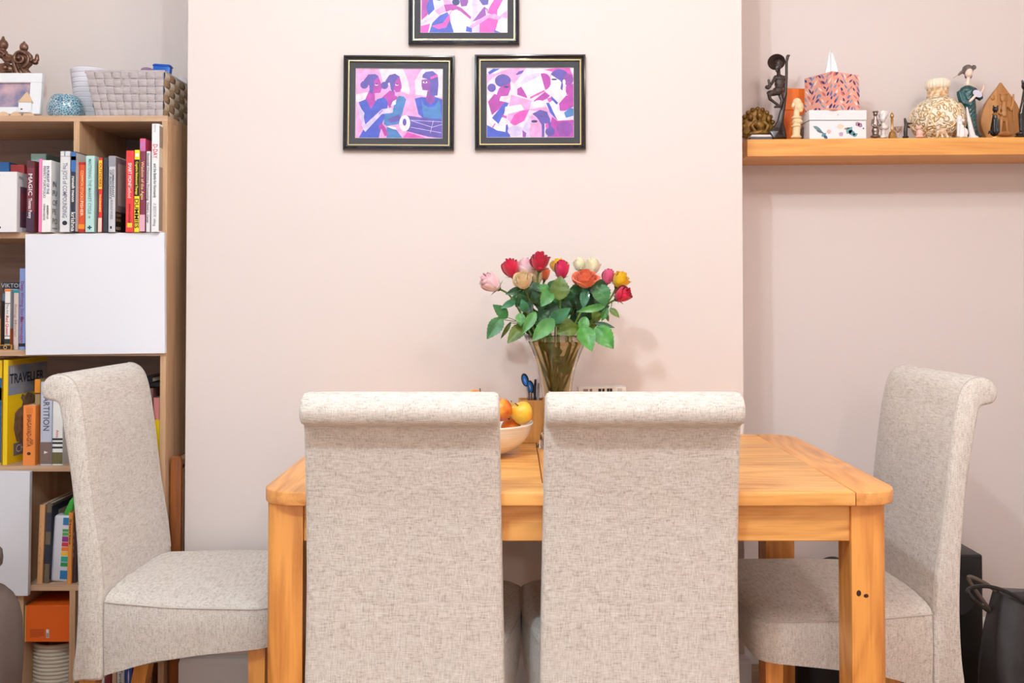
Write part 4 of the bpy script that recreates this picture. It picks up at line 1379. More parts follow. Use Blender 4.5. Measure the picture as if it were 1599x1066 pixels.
# dark carved man with a wide hat, sitting against a pole
Y = 2.965
og = org_at(1215, Y)
t = thing('carved_figure', 'tall dark wood carving of a thin man in a wide hat', 'figurine', og)
els = [
    ('t', [(1231, 87, 3, 3), (1229, 96, 2.6, 3), (1229, 120, 2.6, 3), (1227, 145, 3.6, 3), (1224, 165, 4.2, 3), (1219, 190, 6, 3), (1214, 203, 9, 3), (1210, 211, 13, 2)]),
    ('t', [(1231, 87, 2.6, 3), (1233, 86, 2.0, 3)]), ('b', 1212, 214, 17, 4.5, 11, 2), ('t', [(1219, 190, 6, 3), (1224, 205, 4.5, 3), (1226, 215, 4, 3)]), ('t', [(1212, 205, 6, 3), (1200, 212, 4, 3)]),
    ('b', 1214, 101, 6.2, 7.5, 6, -6), ('b', 1213, 107, 4.8, 5.5, 5, -7), ('t', [(1210.5, 113, 2.4, -9), (1210, 108, 2.4, -9)]), ('b', 1209.5, 104, 1.6, 2.2, 2, -10), ('t', [(1214.5, 108, 3.4, -3), (1215.5, 118, 3.6, -2)]),
    ('b', 1217, 123, 10, 6.5, 6, -1), ('b', 1217, 131, 8.2, 11, 6, -1), ('b', 1214, 142, 9, 6.5, 7, -2), ('b', 1205, 146, 9.5, 5, 7, -4),
    ('t', [(1224, 121, 3.6, 0), (1227, 132, 2.8, -1), (1226, 145, 2.6, -1), (1222, 157, 2.2, -2)]), ('t', [(1210, 121, 3.4, -3), (1204, 131, 2.7, -6), (1198, 139, 2.4, -9)]),
    ('t', [(1198, 127, 2.2, -8), (1200, 137, 2.8, -9), (1197, 139, 3.2, -9)]), ('b', 1195, 138, 3, 3.4, 3, -9),
    ('t', [(1214, 146, 4, -4), (1199, 149, 3.6, -8), (1200, 156, 2.9, -8), (1213, 165, 2.4, -6), (1216, 168, 2.2, -6)]), ('t', [(1218, 148, 4, -1), (1220, 158, 2.8, -4), (1217, 167, 2.2, -6), (1208, 168.5, 2.2, -8)]),
]
blob(els, 'carving', M_EBONY, t, Y, og, 0.0013, 2)
hatc = P(1212.6, 96, Y) - og
hatc.y += 1.0 * Y / F
kk = Y / F
Mh = Matrix.Rotation(math.radians(16), 4, 'Y') @ Matrix.Rotation(math.radians(-50), 4, 'X')
MB().lathe([(0, 5 * kk), (4 * kk, 4.4 * kk), (6.5 * kk, 2.2 * kk), (13.4 * kk, -.6 * kk), (13.6 * kk, -1.6 * kk), (6 * kk, 0), (0, 0)], hatc, 28, M=Mh).done('hat', M_EBONY, t)
# orange upright box
t = thing('box', 'upright orange box behind the cream bust on the wall shelf', 'box', org_at(1243, 3.03), (0, 0, math.radians(4)))
hO = ZZ(138, 3.03) - SZ(1243)
MB().box((-.036, 0, 0), (.036, .03, hO * 0.62), .001, 1).done('carton', mat('orange_box_card', (238, 112, 30), 0.45), t, smooth=False)
MB().box((-.0365, -.0005, hO * 0.625), (.0365, .0305, hO), .001, 1).done('lid', mat('orange_box_lid', (244, 124, 40), 0.45), t, smooth=False)
# cream bust
Y = 2.93
og = org_at(1245, Y)
t = thing('bust', 'small cream carved bust with tall head standing before the orange box', 'figurine', og)
els = [('b', 1244.5, 161, 7.5, 8.5, 7, 0), ('b', 1247, 167, 7, 7, 6, -1), ('t', [(1252, 162, 1.8, -1), (1253.5, 168, 2.0, -1)]), ('b', 1250, 172, 4, 4, 4, -1), ('t', [(1244, 172, 5.2, 0), (1243, 186, 5.8, 0)]), ('b', 1237.5, 165, 2.2, 4.5, 3, -1),
       ('b', 1244, 184, 8.6, 3, 8, 0), ('b', 1245, 190, 8.6, 5, 8, 0), ('t', [(1244, 192, 7, 0), (1243, 212, 7, 0)]), ('b', 1243, 197, 8.4, 2, 8, 0), ('b', 1243, 214, 9, 3, 8.5, 0)]
blob(els, 'carving', M_CREAM, t, Y, og, 0.0014, 2)
# smoky glass ornament
Y = 2.97
og = org_at(1259, Y)
tag(MB().lathe([(0, 0), (.014, 0), (.016, .006), (.013, .02), (.016, .03), (.014, .046), (.008, .054), (0, .056)], (0, 0, 0), 20, flute=6, famp=0.06).done('glass_ornament', mat('smoky_glass', (176, 160, 150), 0.1, trans=0.6), None, loc=og), 'small smoky glass ornament between cream bust and white box', 'ornament')
# white leaf box with lid, tissue box on it
Y = 2.902
og = org_at(1310, Y)
t = thing('keepsake_box', 'white lidded box printed with leaves under the tissue box', 'box', og)
k = Y / F
hw = 44.5 * k
hB2 = ZZ(172, Y) - SZ(1310)
MB().box((-hw, 0, 0), (hw, .115, hB2 * 0.64), .001, 1).done('body', mat('white_card', (232, 230, 234), 0.5), t, smooth=False)
MB().box((-hw - .0012, -.0015, hB2 * 0.66), (hw + .0012, .1165, hB2), .001, 1).done('lid', mat('white_card', (232, 230, 234), 0.5), t, smooth=False)
MB().ball((0.0, -.002, hB2 * .84), (.0016, .001, .0016), 1).done('stud', M_PEWTER, t)


def leafpoly(cx, cz, L, wd, ang, y):
    c, s = math.cos(ang), math.sin(ang)
    return [(cx + a * c - b * s, y, cz + a * s + b * c) for a, b in [(-L / 2, 0), (-L * .2, wd / 2), (L * .15, wd * .45), (L / 2, 0), (L * .15, -wd * .45), (-L * .2, -wd / 2)]]


rr = random.Random(3)
for (x, z, L, wd, a, c) in ((-32, 17, 16, 5, -.5, (110, 140, 150)), (-28, 12, 14, 4, -.4, (90, 120, 130)), (-22, 7, 9, 6, .6, (96, 150, 170)), (-19, 3, 8, 5, -.8, (60, 100, 130)), (-14, 12, 8, 7, .3, (220, 180, 180)), (5, 8, 8, 7, .8, (190, 160, 190)), (4, 20, 12, 8, .2, (244, 206, 186)),
                            (18, 14, 14, 9, .9, (110, 160, 170)), (22, 10, 13, 8, -.6, (86, 140, 156)), (14, 17, 10, 3, .2, (160, 140, 120)), (27, 7, 9, 6, .5, (110, 166, 172)), (31, 24, 8, 7, .6, (176, 130, 160)), (35, 22, 8, 7, -.7, (166, 120, 156)), (40, 17, 3, 3, 0, (110, 110, 150)), (-5, 17, 10, 5, .8, (236, 226, 240))):
    MB().poly(leafpoly(x * k, z * k, L * k, wd * k, a, -.0004)).done('leaf_print', ink(c), t, smooth=False)
tb = thing('tissue_box', 'coral cube tissue box with leaf pattern standing on the white box', 'tissue box', (XX(1301.5, 2.96), 2.965, SZ(1310) + hB2), (0, 0, math.radians(28)))
S = 0.058
hT = ZZ(114, 2.93) - (SZ(1310) + hB2) - 0.004
M_CORAL = mat('coral_card', (240, 160, 144), 0.5, rgb2=(244, 186, 164), vscale=30)
mb = MB()
mb.box((-S, -S, 0), (S, S, hT), .001, 1)
mb.done('carton', M_CORAL, tb, smooth=False)
cols = [(70, 58, 112), (90, 70, 120), (110, 130, 190), (140, 160, 200), (250, 226, 220), (220, 120, 120)]
for face in range(2):
    for i in range(4):
        for j in range(6):
            for q in range(2):
                x = -S + (i + 0.5 + (0.28 if q else -0.2)) * 2 * S / 4
                z = (j + 0.5 + (0.2 if q else 0)) * hT / 6
                x += rr.uniform(-.005, .005)
                z += rr.uniform(-.004, .004)
                L, wd, a = rr.uniform(.013, .026), rr.uniform(.004, .009), (0.75 if (i + face) % 2 else -0.75) + rr.uniform(-.3, .3) + math.pi / 2
                pts = leafpoly(x, z, L, wd, a, -S - .0004)
                pts = [(max(-S, min(S, px_)), py_, max(.001, min(hT - .001, pz_))) for px_, py_, pz_ in pts]
                if face:
                    pts = [(py_, -px_, pz_) for px_, py_, pz_ in pts]
                MB().poly(pts).done('leaf_print', ink(cols[(i * 3 + j + q * 2 + face) % 6]), tb, smooth=False)
MB().lathe([(.0, hT + .0006), (.026, hT + .0006), (.028, hT + .0002)], (0, 0, 0), 24).done('slot_film', mat('slot_film', (236, 190, 180), 0.4), tb)
# tissue: a pulled, folded sheet
rows = []
n = 24
for j in range(11):
    v = j / 10
    row = []
    for i in range(n):
        a = 2 * math.pi * i / n
        r = (.022 * (1 - v) ** 0.55 + .004) * (1 + .22 * math.sin(3 * a + 2.0 * v) + .12 * math.sin(7 * a))
        row.append(Vector((r * math.cos(a) * 0.75 + .004 * v - .006 * v * v, r * math.sin(a) * .75 - .004 * v + .006 * v * v, hT + .002 + .077 * v * (1 + .08 * math.sin(2 * a + 1) * v))))
    rows.append(row)
mb = MB()
mb.grid(rows, closed_u=True)
mb.poly(rows[-1])
mb.done('tissue', mat('tissue_paper', (244, 244, 248), 0.9), tb, angle=60)
# pewter figure
Y = 2.93
og = org_at(1367, Y)
t = thing('pewter_figurine', 'tiny pewter figure right of the white leaf box', 'figurine', og)
blob([('b', 1367, 178, 3.6, 4.2, 4, 0), ('b', 1367, 174.5, 5, 1.6, 5, 0), ('t', [(1367, 183, 3, 0), (1367, 196, 5, 0), (1367, 210, 5.5, 0)]), ('t', [(1362, 188, 2, -2), (1360.5, 196, 2, -4), (1365, 199, 2, -6)]), ('t', [(1372, 188, 2, -2), (1373.5, 196, 2, -4), (1369, 199, 2, -6)]), ('b', 1367, 204, 6, 6, 5, 0), ('b', 1367, 213, 8, 3, 7, 0)], 'casting', M_PEWTER, t, Y, og, 0.0014, 1)
Y = 2.945
og = org_at(1380, Y)
t = thing('bust', 'small white marble style bust between pewter figure and brass bell', 'figurine', og)
blob([('b', 1379, 180, 7, 8, 7, 0), ('b', 1377, 186, 5, 6, 5, -3), ('t', [(1379, 186, 3.6, 0), (1379, 196, 3.6, 0)]), ('b', 1380, 199, 8, 5, 6, 0), ('t', [(1379, 202, 4, 0), (1379, 212, 4, 0)]), ('b', 1379, 214, 6.5, 3, 6, 0), ('b', 1383, 178, 4, 5, 5, 0)], 'carving', M_WHITEC, t, Y, og, 0.0014, 1)
Y = 2.92
og = org_at(1395, Y)
t = thing('hand_bell', 'small brass hand bell with a long stem handle', 'bell', og)
k = Y / F
MB().lathe([(7.6 * k, 0), (7.8 * k, 1.5 * k), (6.4 * k, 4 * k), (5.2 * k, 9 * k), (4 * k, 12 * k), (1.6 * k, 14 * k), (1.6 * k, 14 * k)], (0, 0, 0), 24).done('bell', M_BRASS, t)
MB().lathe([(1.6 * k, 13.5 * k), (2.2 * k, 16 * k), (1.5 * k, 19 * k), (1.7 * k, 28 * k), (2.4 * k, 31 * k), (1.5 * k, 33 * k), (2.8 * k, 36 * k), (2.6 * k, 39 * k), (1.2 * k, 42 * k), (0, 43 * k)], (0, 0, 0), 16).done('handle', M_BRASS, t)
Y = 2.95
og = org_at(1404, Y)
tag(MB().lathe([(0, 0), (.010, 0), (.011, .004), (.004, .01), (.004, .02), (.011, .03), (.012, .045), (.0105, .045), (.003, .028), (0, .026)], (0, 0, 0), 20).done('tiny_goblet', mat('clear_glass', (240, 236, 234), 0.05, trans=0.95), None, loc=og), 'tiny clear glass goblet between brass bell and dark bird', 'glass')
Y = 2.93
og = org_at(1415, Y)
t = thing('bird_figurine', 'tiny dark bronze bird standing left of the big carved ball vase', 'figurine', og)
blob([('t', [(1413, 186, 2.2, 0), (1415, 194, 3.2, 0), (1414, 205, 3.6, 0), (1414, 213, 3.4, 0)]), ('t', [(1414, 193, 2.4, 0), (1420, 193, 1.8, 0), (1425, 192.5, 1.0, 0)]), ('b', 1414, 214, 5, 2.5, 5, 0), ('t', [(1417, 197, 2, 0), (1420, 199, 1.4, 0)])], 'casting', M_EBONY, t, Y, og, 0.0012, 1)
# carved cream and gold ball vase
Y = 2.985
og = org_at(1467, Y)
k = Y / F
t = thing('ball_vase', 'large cream ball vase covered in gilt carving with a fluted collar', 'vase', og)
M_CARV = mat('cream_gilt_carving', (246, 230, 200), 0.4, coat=0.25)
nt = M_CARV.node_tree
tc = nt.nodes.new('ShaderNodeTexCoord')
vo = nt.nodes.new('ShaderNodeTexVoronoi')
vo.inputs['Scale'].default_value = 85
vo.feature = 'SMOOTH_F1'
wv = nt.nodes.new('ShaderNodeMath')
wv.operation = 'MULTIPLY'
wv.inputs[1].default_value = 5.0
pp = nt.nodes.new('ShaderNodeMath')
pp.operation = 'PINGPONG'
pp.inputs[1].default_value = 1.0
rp = nt.nodes.new('ShaderNodeValToRGB')
e = rp.color_ramp.elements
e[0].position = 0.10
e[0].color = lin((186, 130, 62))
e[1].position = 0.5
e[1].color = lin((252, 243, 222))
x = e.new(0.28)
x.color = lin((238, 206, 150))
nt.links.new(tc.outputs['Object'], vo.inputs['Vector'])
nt.links.new(vo.outputs['Distance'], wv.inputs[0])
nt.links.new(wv.outputs[0], pp.inputs[0])
nt.links.new(pp.outputs[0], rp.inputs['Fac'])
nt.links.new(rp.outputs['Color'], nt.nodes['Principled BSDF'].inputs['Base Color'])
bp = nt.nodes.new('ShaderNodeBump')
bp.inputs['Strength'].default_value = 0.9
bp.inputs['Distance'].default_value = 0.004
nt.links.new(pp.outputs[0], bp.inputs['Height'])
nt.links.new(bp.outputs['Normal'], nt.nodes['Principled BSDF'].inputs['Normal'])
R = 41.5 * k
prof = [(0, 0), (22 * k, 0), (26 * k, 1.5 * k)]
for i in range(3, 24):
    a = -math.pi / 2 + math.pi * i / 26
    prof.append((R * math.cos(a) if i > 4 else max(26 * k, R * math.cos(a)), 36 * k + 36 * k * math.sin(a)))
prof += [(17 * k, 69 * k), (15 * k, 71 * k)]
MB().lathe(prof, (0, 0, 0), 48).done('globe', M_CARV, t, angle=60)
MB().lathe([(15 * k, 70 * k), (16.5 * k, 72 * k), (15.5 * k, 74 * k), (15.5 * k, 82 * k), (16.5 * k, 84 * k), (12 * k, 84 * k)], (0, 0, 0), 40).done('neck', mat('cream_painted', (246, 228, 198), 0.4, rgb2=(200, 140, 70), vscale=90), t, angle=60)
MB().lathe([(15 * k, 83.5 * k), (17.5 * k, 86 * k), (18.6 * k, 91 * k), (17 * k, 97 * k), (13 * k, 99 * k), (12 * k, 97 * k), (12 * k, 86 * k)], (0, 0, 0), 96, flute=24, famp=0.035).done('collar', mat('cream_resin_light', (248, 234, 212), 0.45), t, angle=80)
# raised lattice bands on the ball
mb = MB()
for q in range(6):
    a0 = math.pi * 2 * q / 6 + 0.35
    pts = []
    for i in range(25):
        b = 2 * math.pi * i / 24
        lat = 0.02 + 0.62 * math.sin(b)
        lon = a0 + 0.50 * math.cos(b)
        pts.append((R * 1.005 * math.cos(lat) * math.cos(lon), R * 1.005 * math.cos(lat) * math.sin(lon), 36 * k + 36.2 * k * math.sin(lat)))
    mb.tube(pts, .0016, 6, cap=False)
mb.done('medallion_rims', M_CREAM, t)
# small ceramics in front of the vase
Y = 2.905
og = org_at(1436, Y)
t = thing('ceramic_animal', 'tiny pink ceramic animal before the left foot of the ball vase', 'figurine', og)
blob([('b', 1436, 208, 6, 6, 5, 0), ('b', 1434, 200, 4, 4, 4, -1), ('t', [(1431, 196, 1.4, -1), (1432, 200, 2, -1)]), ('t', [(1437, 196, 1.4, -1), (1436, 200, 2, -1)]), ('b', 1436, 213.5, 7, 2.2, 5, 0)], 'body', mat('pink_ceramic', (236, 186, 170), 0.3, coat=0.5), t, Y, og, 0.0013, 1)
og = org_at(1470, Y)
t = thing('ceramic_animal', 'tiny white and tan ceramic animal at the middle of the ball vase', 'figurine', og)
blob([('b', 1470, 206, 8, 5, 5, 0), ('b', 1464, 200, 4, 3.8, 4, -2), ('t', [(1464, 208, 2.4, -2), (1462, 214, 2.2, -2)]), ('t', [(1476, 208, 2.4, -2), (1479, 214, 2.2, -2)]), ('t', [(1469, 208, 2.4, -2), (1470, 214, 2.2, -3)]), ('t', [(1476, 203, 2, 0), (1481, 197, 1.4, 0)])], 'body', mat('white_tan_ceramic', (240, 226, 212), 0.25, rgb2=(206, 160, 110), vscale=70, coat=0.5), t, Y, og, 0.0013, 1)
og = org_at(1501, Y)
t = thing('ceramic_animal', 'white ceramic seated animal at the right foot of the ball vase', 'figurine', og)
blob([('b', 1498, 186, 4.6, 6.5, 5, 0), ('t', [(1498, 189, 4.5, 0), (1499, 200, 6, 0), (1500, 212, 7, 0)]), ('b', 1506, 207, 6, 8.5, 6, 1), ('t', [(1495, 196, 2.4, -4), (1494, 212, 2.4, -4)]), ('t', [(1501, 198, 2.4, -5), (1502, 213, 2.4, -5)]), ('b', 1503, 188.5, 2.6, 2.2, 3, -2), ('b', 1502, 214, 10, 2, 6, 0)], 'body', M_WHITEC, t, Y, og, 0.0014, 2)
# lady in teal kimono
Y = 3.0
og = org_at(1512, Y)
t = thing('lady_figurine', 'porcelain lady in a teal gold robe holding a fan', 'figurine', og)
M_TEAL = mat('teal_robe', (34, 92, 98), 0.3, rgb2=(30, 52, 50), vscale=40, coat=0.4)
blob([('b', 1511, 142, 13, 9, 9, 0), ('t', [(1500, 146, 7, 0), (1503, 160, 8, -3), (1512, 164, 6, -6)]), ('t', [(1520, 142, 7, 0), (1529, 152, 6, -1), (1530, 148, 4, -2)]), ('t', [(1512, 146, 11, 0), (1513, 165, 12, 0), (1514, 185, 12, 0), (1516, 208, 14, 0)]), ('b', 1516, 213, 18, 5, 12, 0)], 'robe', M_TEAL, t, Y, og, 0.0018, 2)
blob([('b', 1512, 114, 6, 8, 6, -2), ('t', [(1512, 120, 3, -1), (1510, 132, 4, -1)]), ('t', [(1530, 147, 2.2, -3), (1534, 139, 1.8, -3), (1534.5, 134, 1.4, -3)]), ('t', [(1510, 160, 2.6, -10), (1517, 152, 2.4, -12)])], 'skin', mat('porcelain_skin', (246, 216, 200), 0.3, coat=0.4), t, Y, og, 0.0013, 1)
blob([('b', 1512, 109, 9, 9, 8, 2), ('b', 1521, 105, 4, 4, 4, 1), ('t', [(1503, 112, 3, 2), (1498, 116, 2, 2)]), ('b', 1514, 118, 6, 5, 5, 4)], 'hair', mat('grey_brown_hair', (128, 112, 110), 0.4, rgb2=(90, 76, 74), vscale=60), t, Y, og, 0.0014, 1)
MB().tube([P(1498, 116, Y) - og, P(1488, 122, Y) - og], .0008, 6).done('hair_pin', M_BRASS, t)
fp = P(1520, 149, Y) - og
fp.y -= .026
Mf = Matrix.Translation(fp) @ Matrix.Rotation(math.radians(28), 4, 'Y') @ Matrix.Rotation(math.radians(90), 4, 'X')
mb = MB()
mb.lathe([(0, 0), (.0105, 0), (.0105, .0015), (0, .0015)], (0, 0, 0), 24)
for v in mb.bm.verts:
    v.co.x *= 1.5
    v.co = Mf @ v.co
mb.done('fan', mat('fan_paper', (216, 212, 232), 0.4), t)
# slim white trumpet shaped ornament
og = org_at(1521, 2.915)
k = 2.915 / F
tag(MB().lathe([(0, 0), (9 * k, 0), (9 * k, 2 * k), (5 * k, 5 * k), (3.6 * k, 20 * k), (2 * k, 40 * k), (1.2 * k, 50 * k), (0, 51 * k)], (0, 0, 0), 20).done('cone_ornament', M_WHITEC, None, loc=og), 'slim white cone ornament standing before the lady figurine', 'ornament')
bpy.data.objects['cone_ornament'].rotation_euler = (0, math.radians(-10), 0)
# pointed wooden plaque
Y = 3.02
og = org_at(1567, Y)
k = Y / F
t = thing('wooden_plaque', 'pointed arch wooden plaque carved with a standing figure', 'plaque', og)
half = [(0, 97), (8, 86), (17, 74), (25, 62), (30, 48), (32, 36), (30, 22), (24, 10), (20, 0)]
outline = smoothpts([(x * k, 0, z * k) for x, z in half], 3)
pts = [Vector((-p.x, 0, p.z)) for p in outline][::-1]
pts = pts[:-1] + outline
M_PLW = wood('carved_plaque_wood', (196, 138, 78), (158, 100, 48), 'Z', wave=False)
MB().prism([(p.x, 0, p.z) for p in pts], (0, .016, 0), .002, 2).done('board', M_PLW, t, angle=40)
blob([('b', 1567, 154, 6, 7, 3, -1), ('b', 1567, 147, 7, 3, 3, -1), ('t', [(1567, 162, 4, -1), (1567, 180, 6, -1)]), ('t', [(1561, 166, 2.4, -2), (1558, 176, 2.4, -2), (1566, 181, 2, -3)]), ('t', [(1573, 166, 2.4, -2), (1578, 172, 2.2, -2), (1581, 160, 1.8, -1), (1582, 148, 1.6, -1)]), ('t', [(1582, 190, 1.2, -1), (1582, 148, 1.4, -1)]),
      ('b', 1567, 186, 8, 5, 3, -1), ('t', [(1563, 190, 3, -1), (1562, 205, 3, -1)]), ('t', [(1571, 190, 3, -1), (1572, 205, 3, -1)]), ('b', 1567, 209, 14, 4, 4, -1), ('b', 1550, 152, 4, 5, 2, 0), ('b', 1553, 186, 3, 6, 2, 0)], 'relief', M_PLW, t, Y, og, 0.0015, 1)
# black cat figurines
Y = 2.925
og = org_at(1553, Y)
t = thing('cat_figurine', 'small black seated cat figurine with gold collar and base', 'figurine', og)
blob([('b', 1554, 171, 4.6, 4.6, 4.6, -1), ('t', [(1550.5, 165, 1.0, -1), (1551.5, 169, 2, -1)]), ('t', [(1557.5, 165, 1.0, -1), (1556.5, 169, 2, -1)]), ('t', [(1554, 176, 3, 0), (1553.5, 188, 5.2, 0), (1553, 202, 6.5, 1), (1553, 207, 7, 1)]), ('t', [(1551, 188, 2.4, -4), (1550.5, 207, 2.2, -5)]), ('t', [(1556.5, 188, 2.4, -4), (1557, 207, 2.2, -5)]), ('t', [(1546, 205, 2, 2), (1544, 208, 1.6, 0)])], 'body', M_JET, t, Y, og, 0.0013, 1)
c = P(1554, 178.5, Y) - og
MB().lathe([(3.6 * Y / F, -.003), (4.4 * Y / F, 0), (3.6 * Y / F, .003)], c, 20).done('collar', M_BRASS, t)
MB().lathe([(0, 0), (9 * Y / F, 0), (9 * Y / F, .006), (0, .006)], P(1553, 211, Y) - og - Vector((0, 0, (P(1553, 211, Y) - og).z)), 24).done('base', M_BRASS, t)
og = org_at(1597, 2.95)
Y = 2.95
t = thing('black_figurine', 'tall black figurine at the right frame edge before the wooden plaque', 'figurine', og)
blob([('b', 1601, 134, 6, 7, 6, 0), ('t', [(1596, 126, 1.6, 0), (1598, 131, 3, 0)]), ('t', [(1602, 140, 5, 0), (1601, 160, 7, 0), (1596, 180, 7, 0), (1598, 205, 7, 0)]), ('t', [(1596, 160, 3, -3), (1592, 178, 3, -4), (1592, 204, 3, -4)]), ('b', 1600, 209, 15, 4, 10, 0), ('b', 1600, 213, 16, 2.5, 11, 0)], 'body', M_JET, t, Y, og, 0.0016, 1)

# ------------------------------------------------------------------ on the table
# glass vase
VX, VY = XX(869, 2.54), 2.54
vase = thing('glass_vase', 'tall flared clear glass vase full of roses at the table centre', 'vase', (VX, VY, TZ))
kv = 2.54 / F
vp = [(0, 31), (10, 26.5), (22, 24.2), (38, 22.2), (58, 21.6), (76, 22.2), (92, 24), (110, 27), (130, 32.5), (150, 40), (165, 47), (174, 51.5)]
out = [(r * kv, z * kv) for z, r in vp]
inn = [(r * kv - .0032, z * kv) for z, r in vp if z > 12]
prof = [(0, 0)] + out + [(out[-1][0] - .0016, out[-1][1] + .0012)] + list(reversed(inn)) + [(0, 13 * kv)]
M_VASE = mat('vase_glass', (252, 250, 246), 0.02, trans=1.0, ior=1.45)
MB().lathe(prof, (0, 0, 0), 64, flute=10, famp=0.012).done('glass', M_VASE, vase, angle=50)
inz = [(r * kv - .0036, z * kv) for z, r in vp if 12 < z < 170]
MB().lathe([(0, 14 * kv)] + inz + [(0, inz[-1][1])], (0, 0, 0), 48).done('water', mat('cloudy_water', (196, 180, 136), 0.03, trans=1.0, ior=1.33), vase, angle=50)

M_STEM = mat('rose_stem', (112, 142, 62), 0.5, rgb2=(84, 116, 46), vscale=60)
M_LEAVES = {}


def leaf_mat(nm, a, b):
    m = mat('rose_leaf_' + nm, a, 0.42, rgb2=b, vscale=35, bump=0.25, bscale=220, coat=0.1)
    return m


LM = {'b': leaf_mat('bright', (76, 138, 60), (52, 110, 46)), 'm': leaf_mat('mid', (56, 114, 56), (40, 92, 46)), 'd': leaf_mat('dark', (44, 84, 46), (30, 62, 36)), 'o': leaf_mat('olive', (96, 116, 30), (66, 88, 22)), 't': leaf_mat('blue_green', (66, 128, 88), (48, 104, 72)), 'g': leaf_mat('grass', (76, 146, 50), (52, 112, 40))}


def make_leaf(parent, org, base, tip, wpx, Y0, Y1, kind, curl=0.15, side=0.0):
    k = (Y0 + Y1) / 2 / F
    a = P(base[0], base[1], Y0) - org
    b = P(tip[0], tip[1], Y1) - org
    a = a - (b - a) * 0.08
    b = b + (b - a) * 0.08
    d = b - a
    L = d.length
    t = d.normalized()
    view = Vector((0, -1, 0.25 + side))
    wdir = t.cross(view)
    if wdir.length < 1e-3:
        wdir = Vector((1, 0, 0))
    wdir.normalize()
    nrm = wdir.cross(t)
    half = wpx * k * 0.60
    rows = []
    nr_ = 17
    for i in range(nr_):
        u = i / (nr_ - 1)
        s = math.sin(math.pi * u ** 0.82) ** 0.82 if 0 < u < 1 else 0.0
        s *= 1 - 0.22 * u ** 3
        c = a + d * u + nrm * (L * curl * (u - u * u) * 1.2)
        row = []
        for q in (-1, -.66, -.33, 0, .33, .66, 1):
            w_ = half * s * (1 + ((.05 if i % 2 else -.04) if abs(q) == 1 else 0))
            row.append(c + wdir * (w_ * q) + nrm * (abs(q) ** 0.8 * w_ * 0.26 + .02 * w_ * math.sin(u * 20 + q)))
        rows.append(row)
    mb = MB()
    mb.grid(rows)
    bmesh.ops.remove_doubles(mb.bm, verts=mb.bm.verts[:], dist=1e-5)
    return mb.done('leaf', LM[kind], parent, angle=75)


def petal_mat(nm, a, b):
    return mat('petal_' + nm, a, 0.55, rgb2=b, vscale=28, sheen=0.3, sss=0.08)


PM = {'red': petal_mat('red', (222, 22, 66), (192, 12, 56)), 'mag': petal_mat('magenta', (222, 30, 92), (196, 18, 74)), 'pale': petal_mat('pale_pink', (250, 224, 224), (240, 186, 198)), 'cream': petal_mat('peach_cream', (250, 230, 192), (244, 212, 164)),
      'white': petal_mat('ivory', (252, 246, 222), (250, 236, 194)), 'yellow': petal_mat('yellow', (250, 206, 24), (242, 184, 10)), 'orange': petal_mat('orange', (244, 130, 84), (234, 106, 64)), 'pink': petal_mat('rose_pink', (226, 92, 136), (206, 66, 114))}


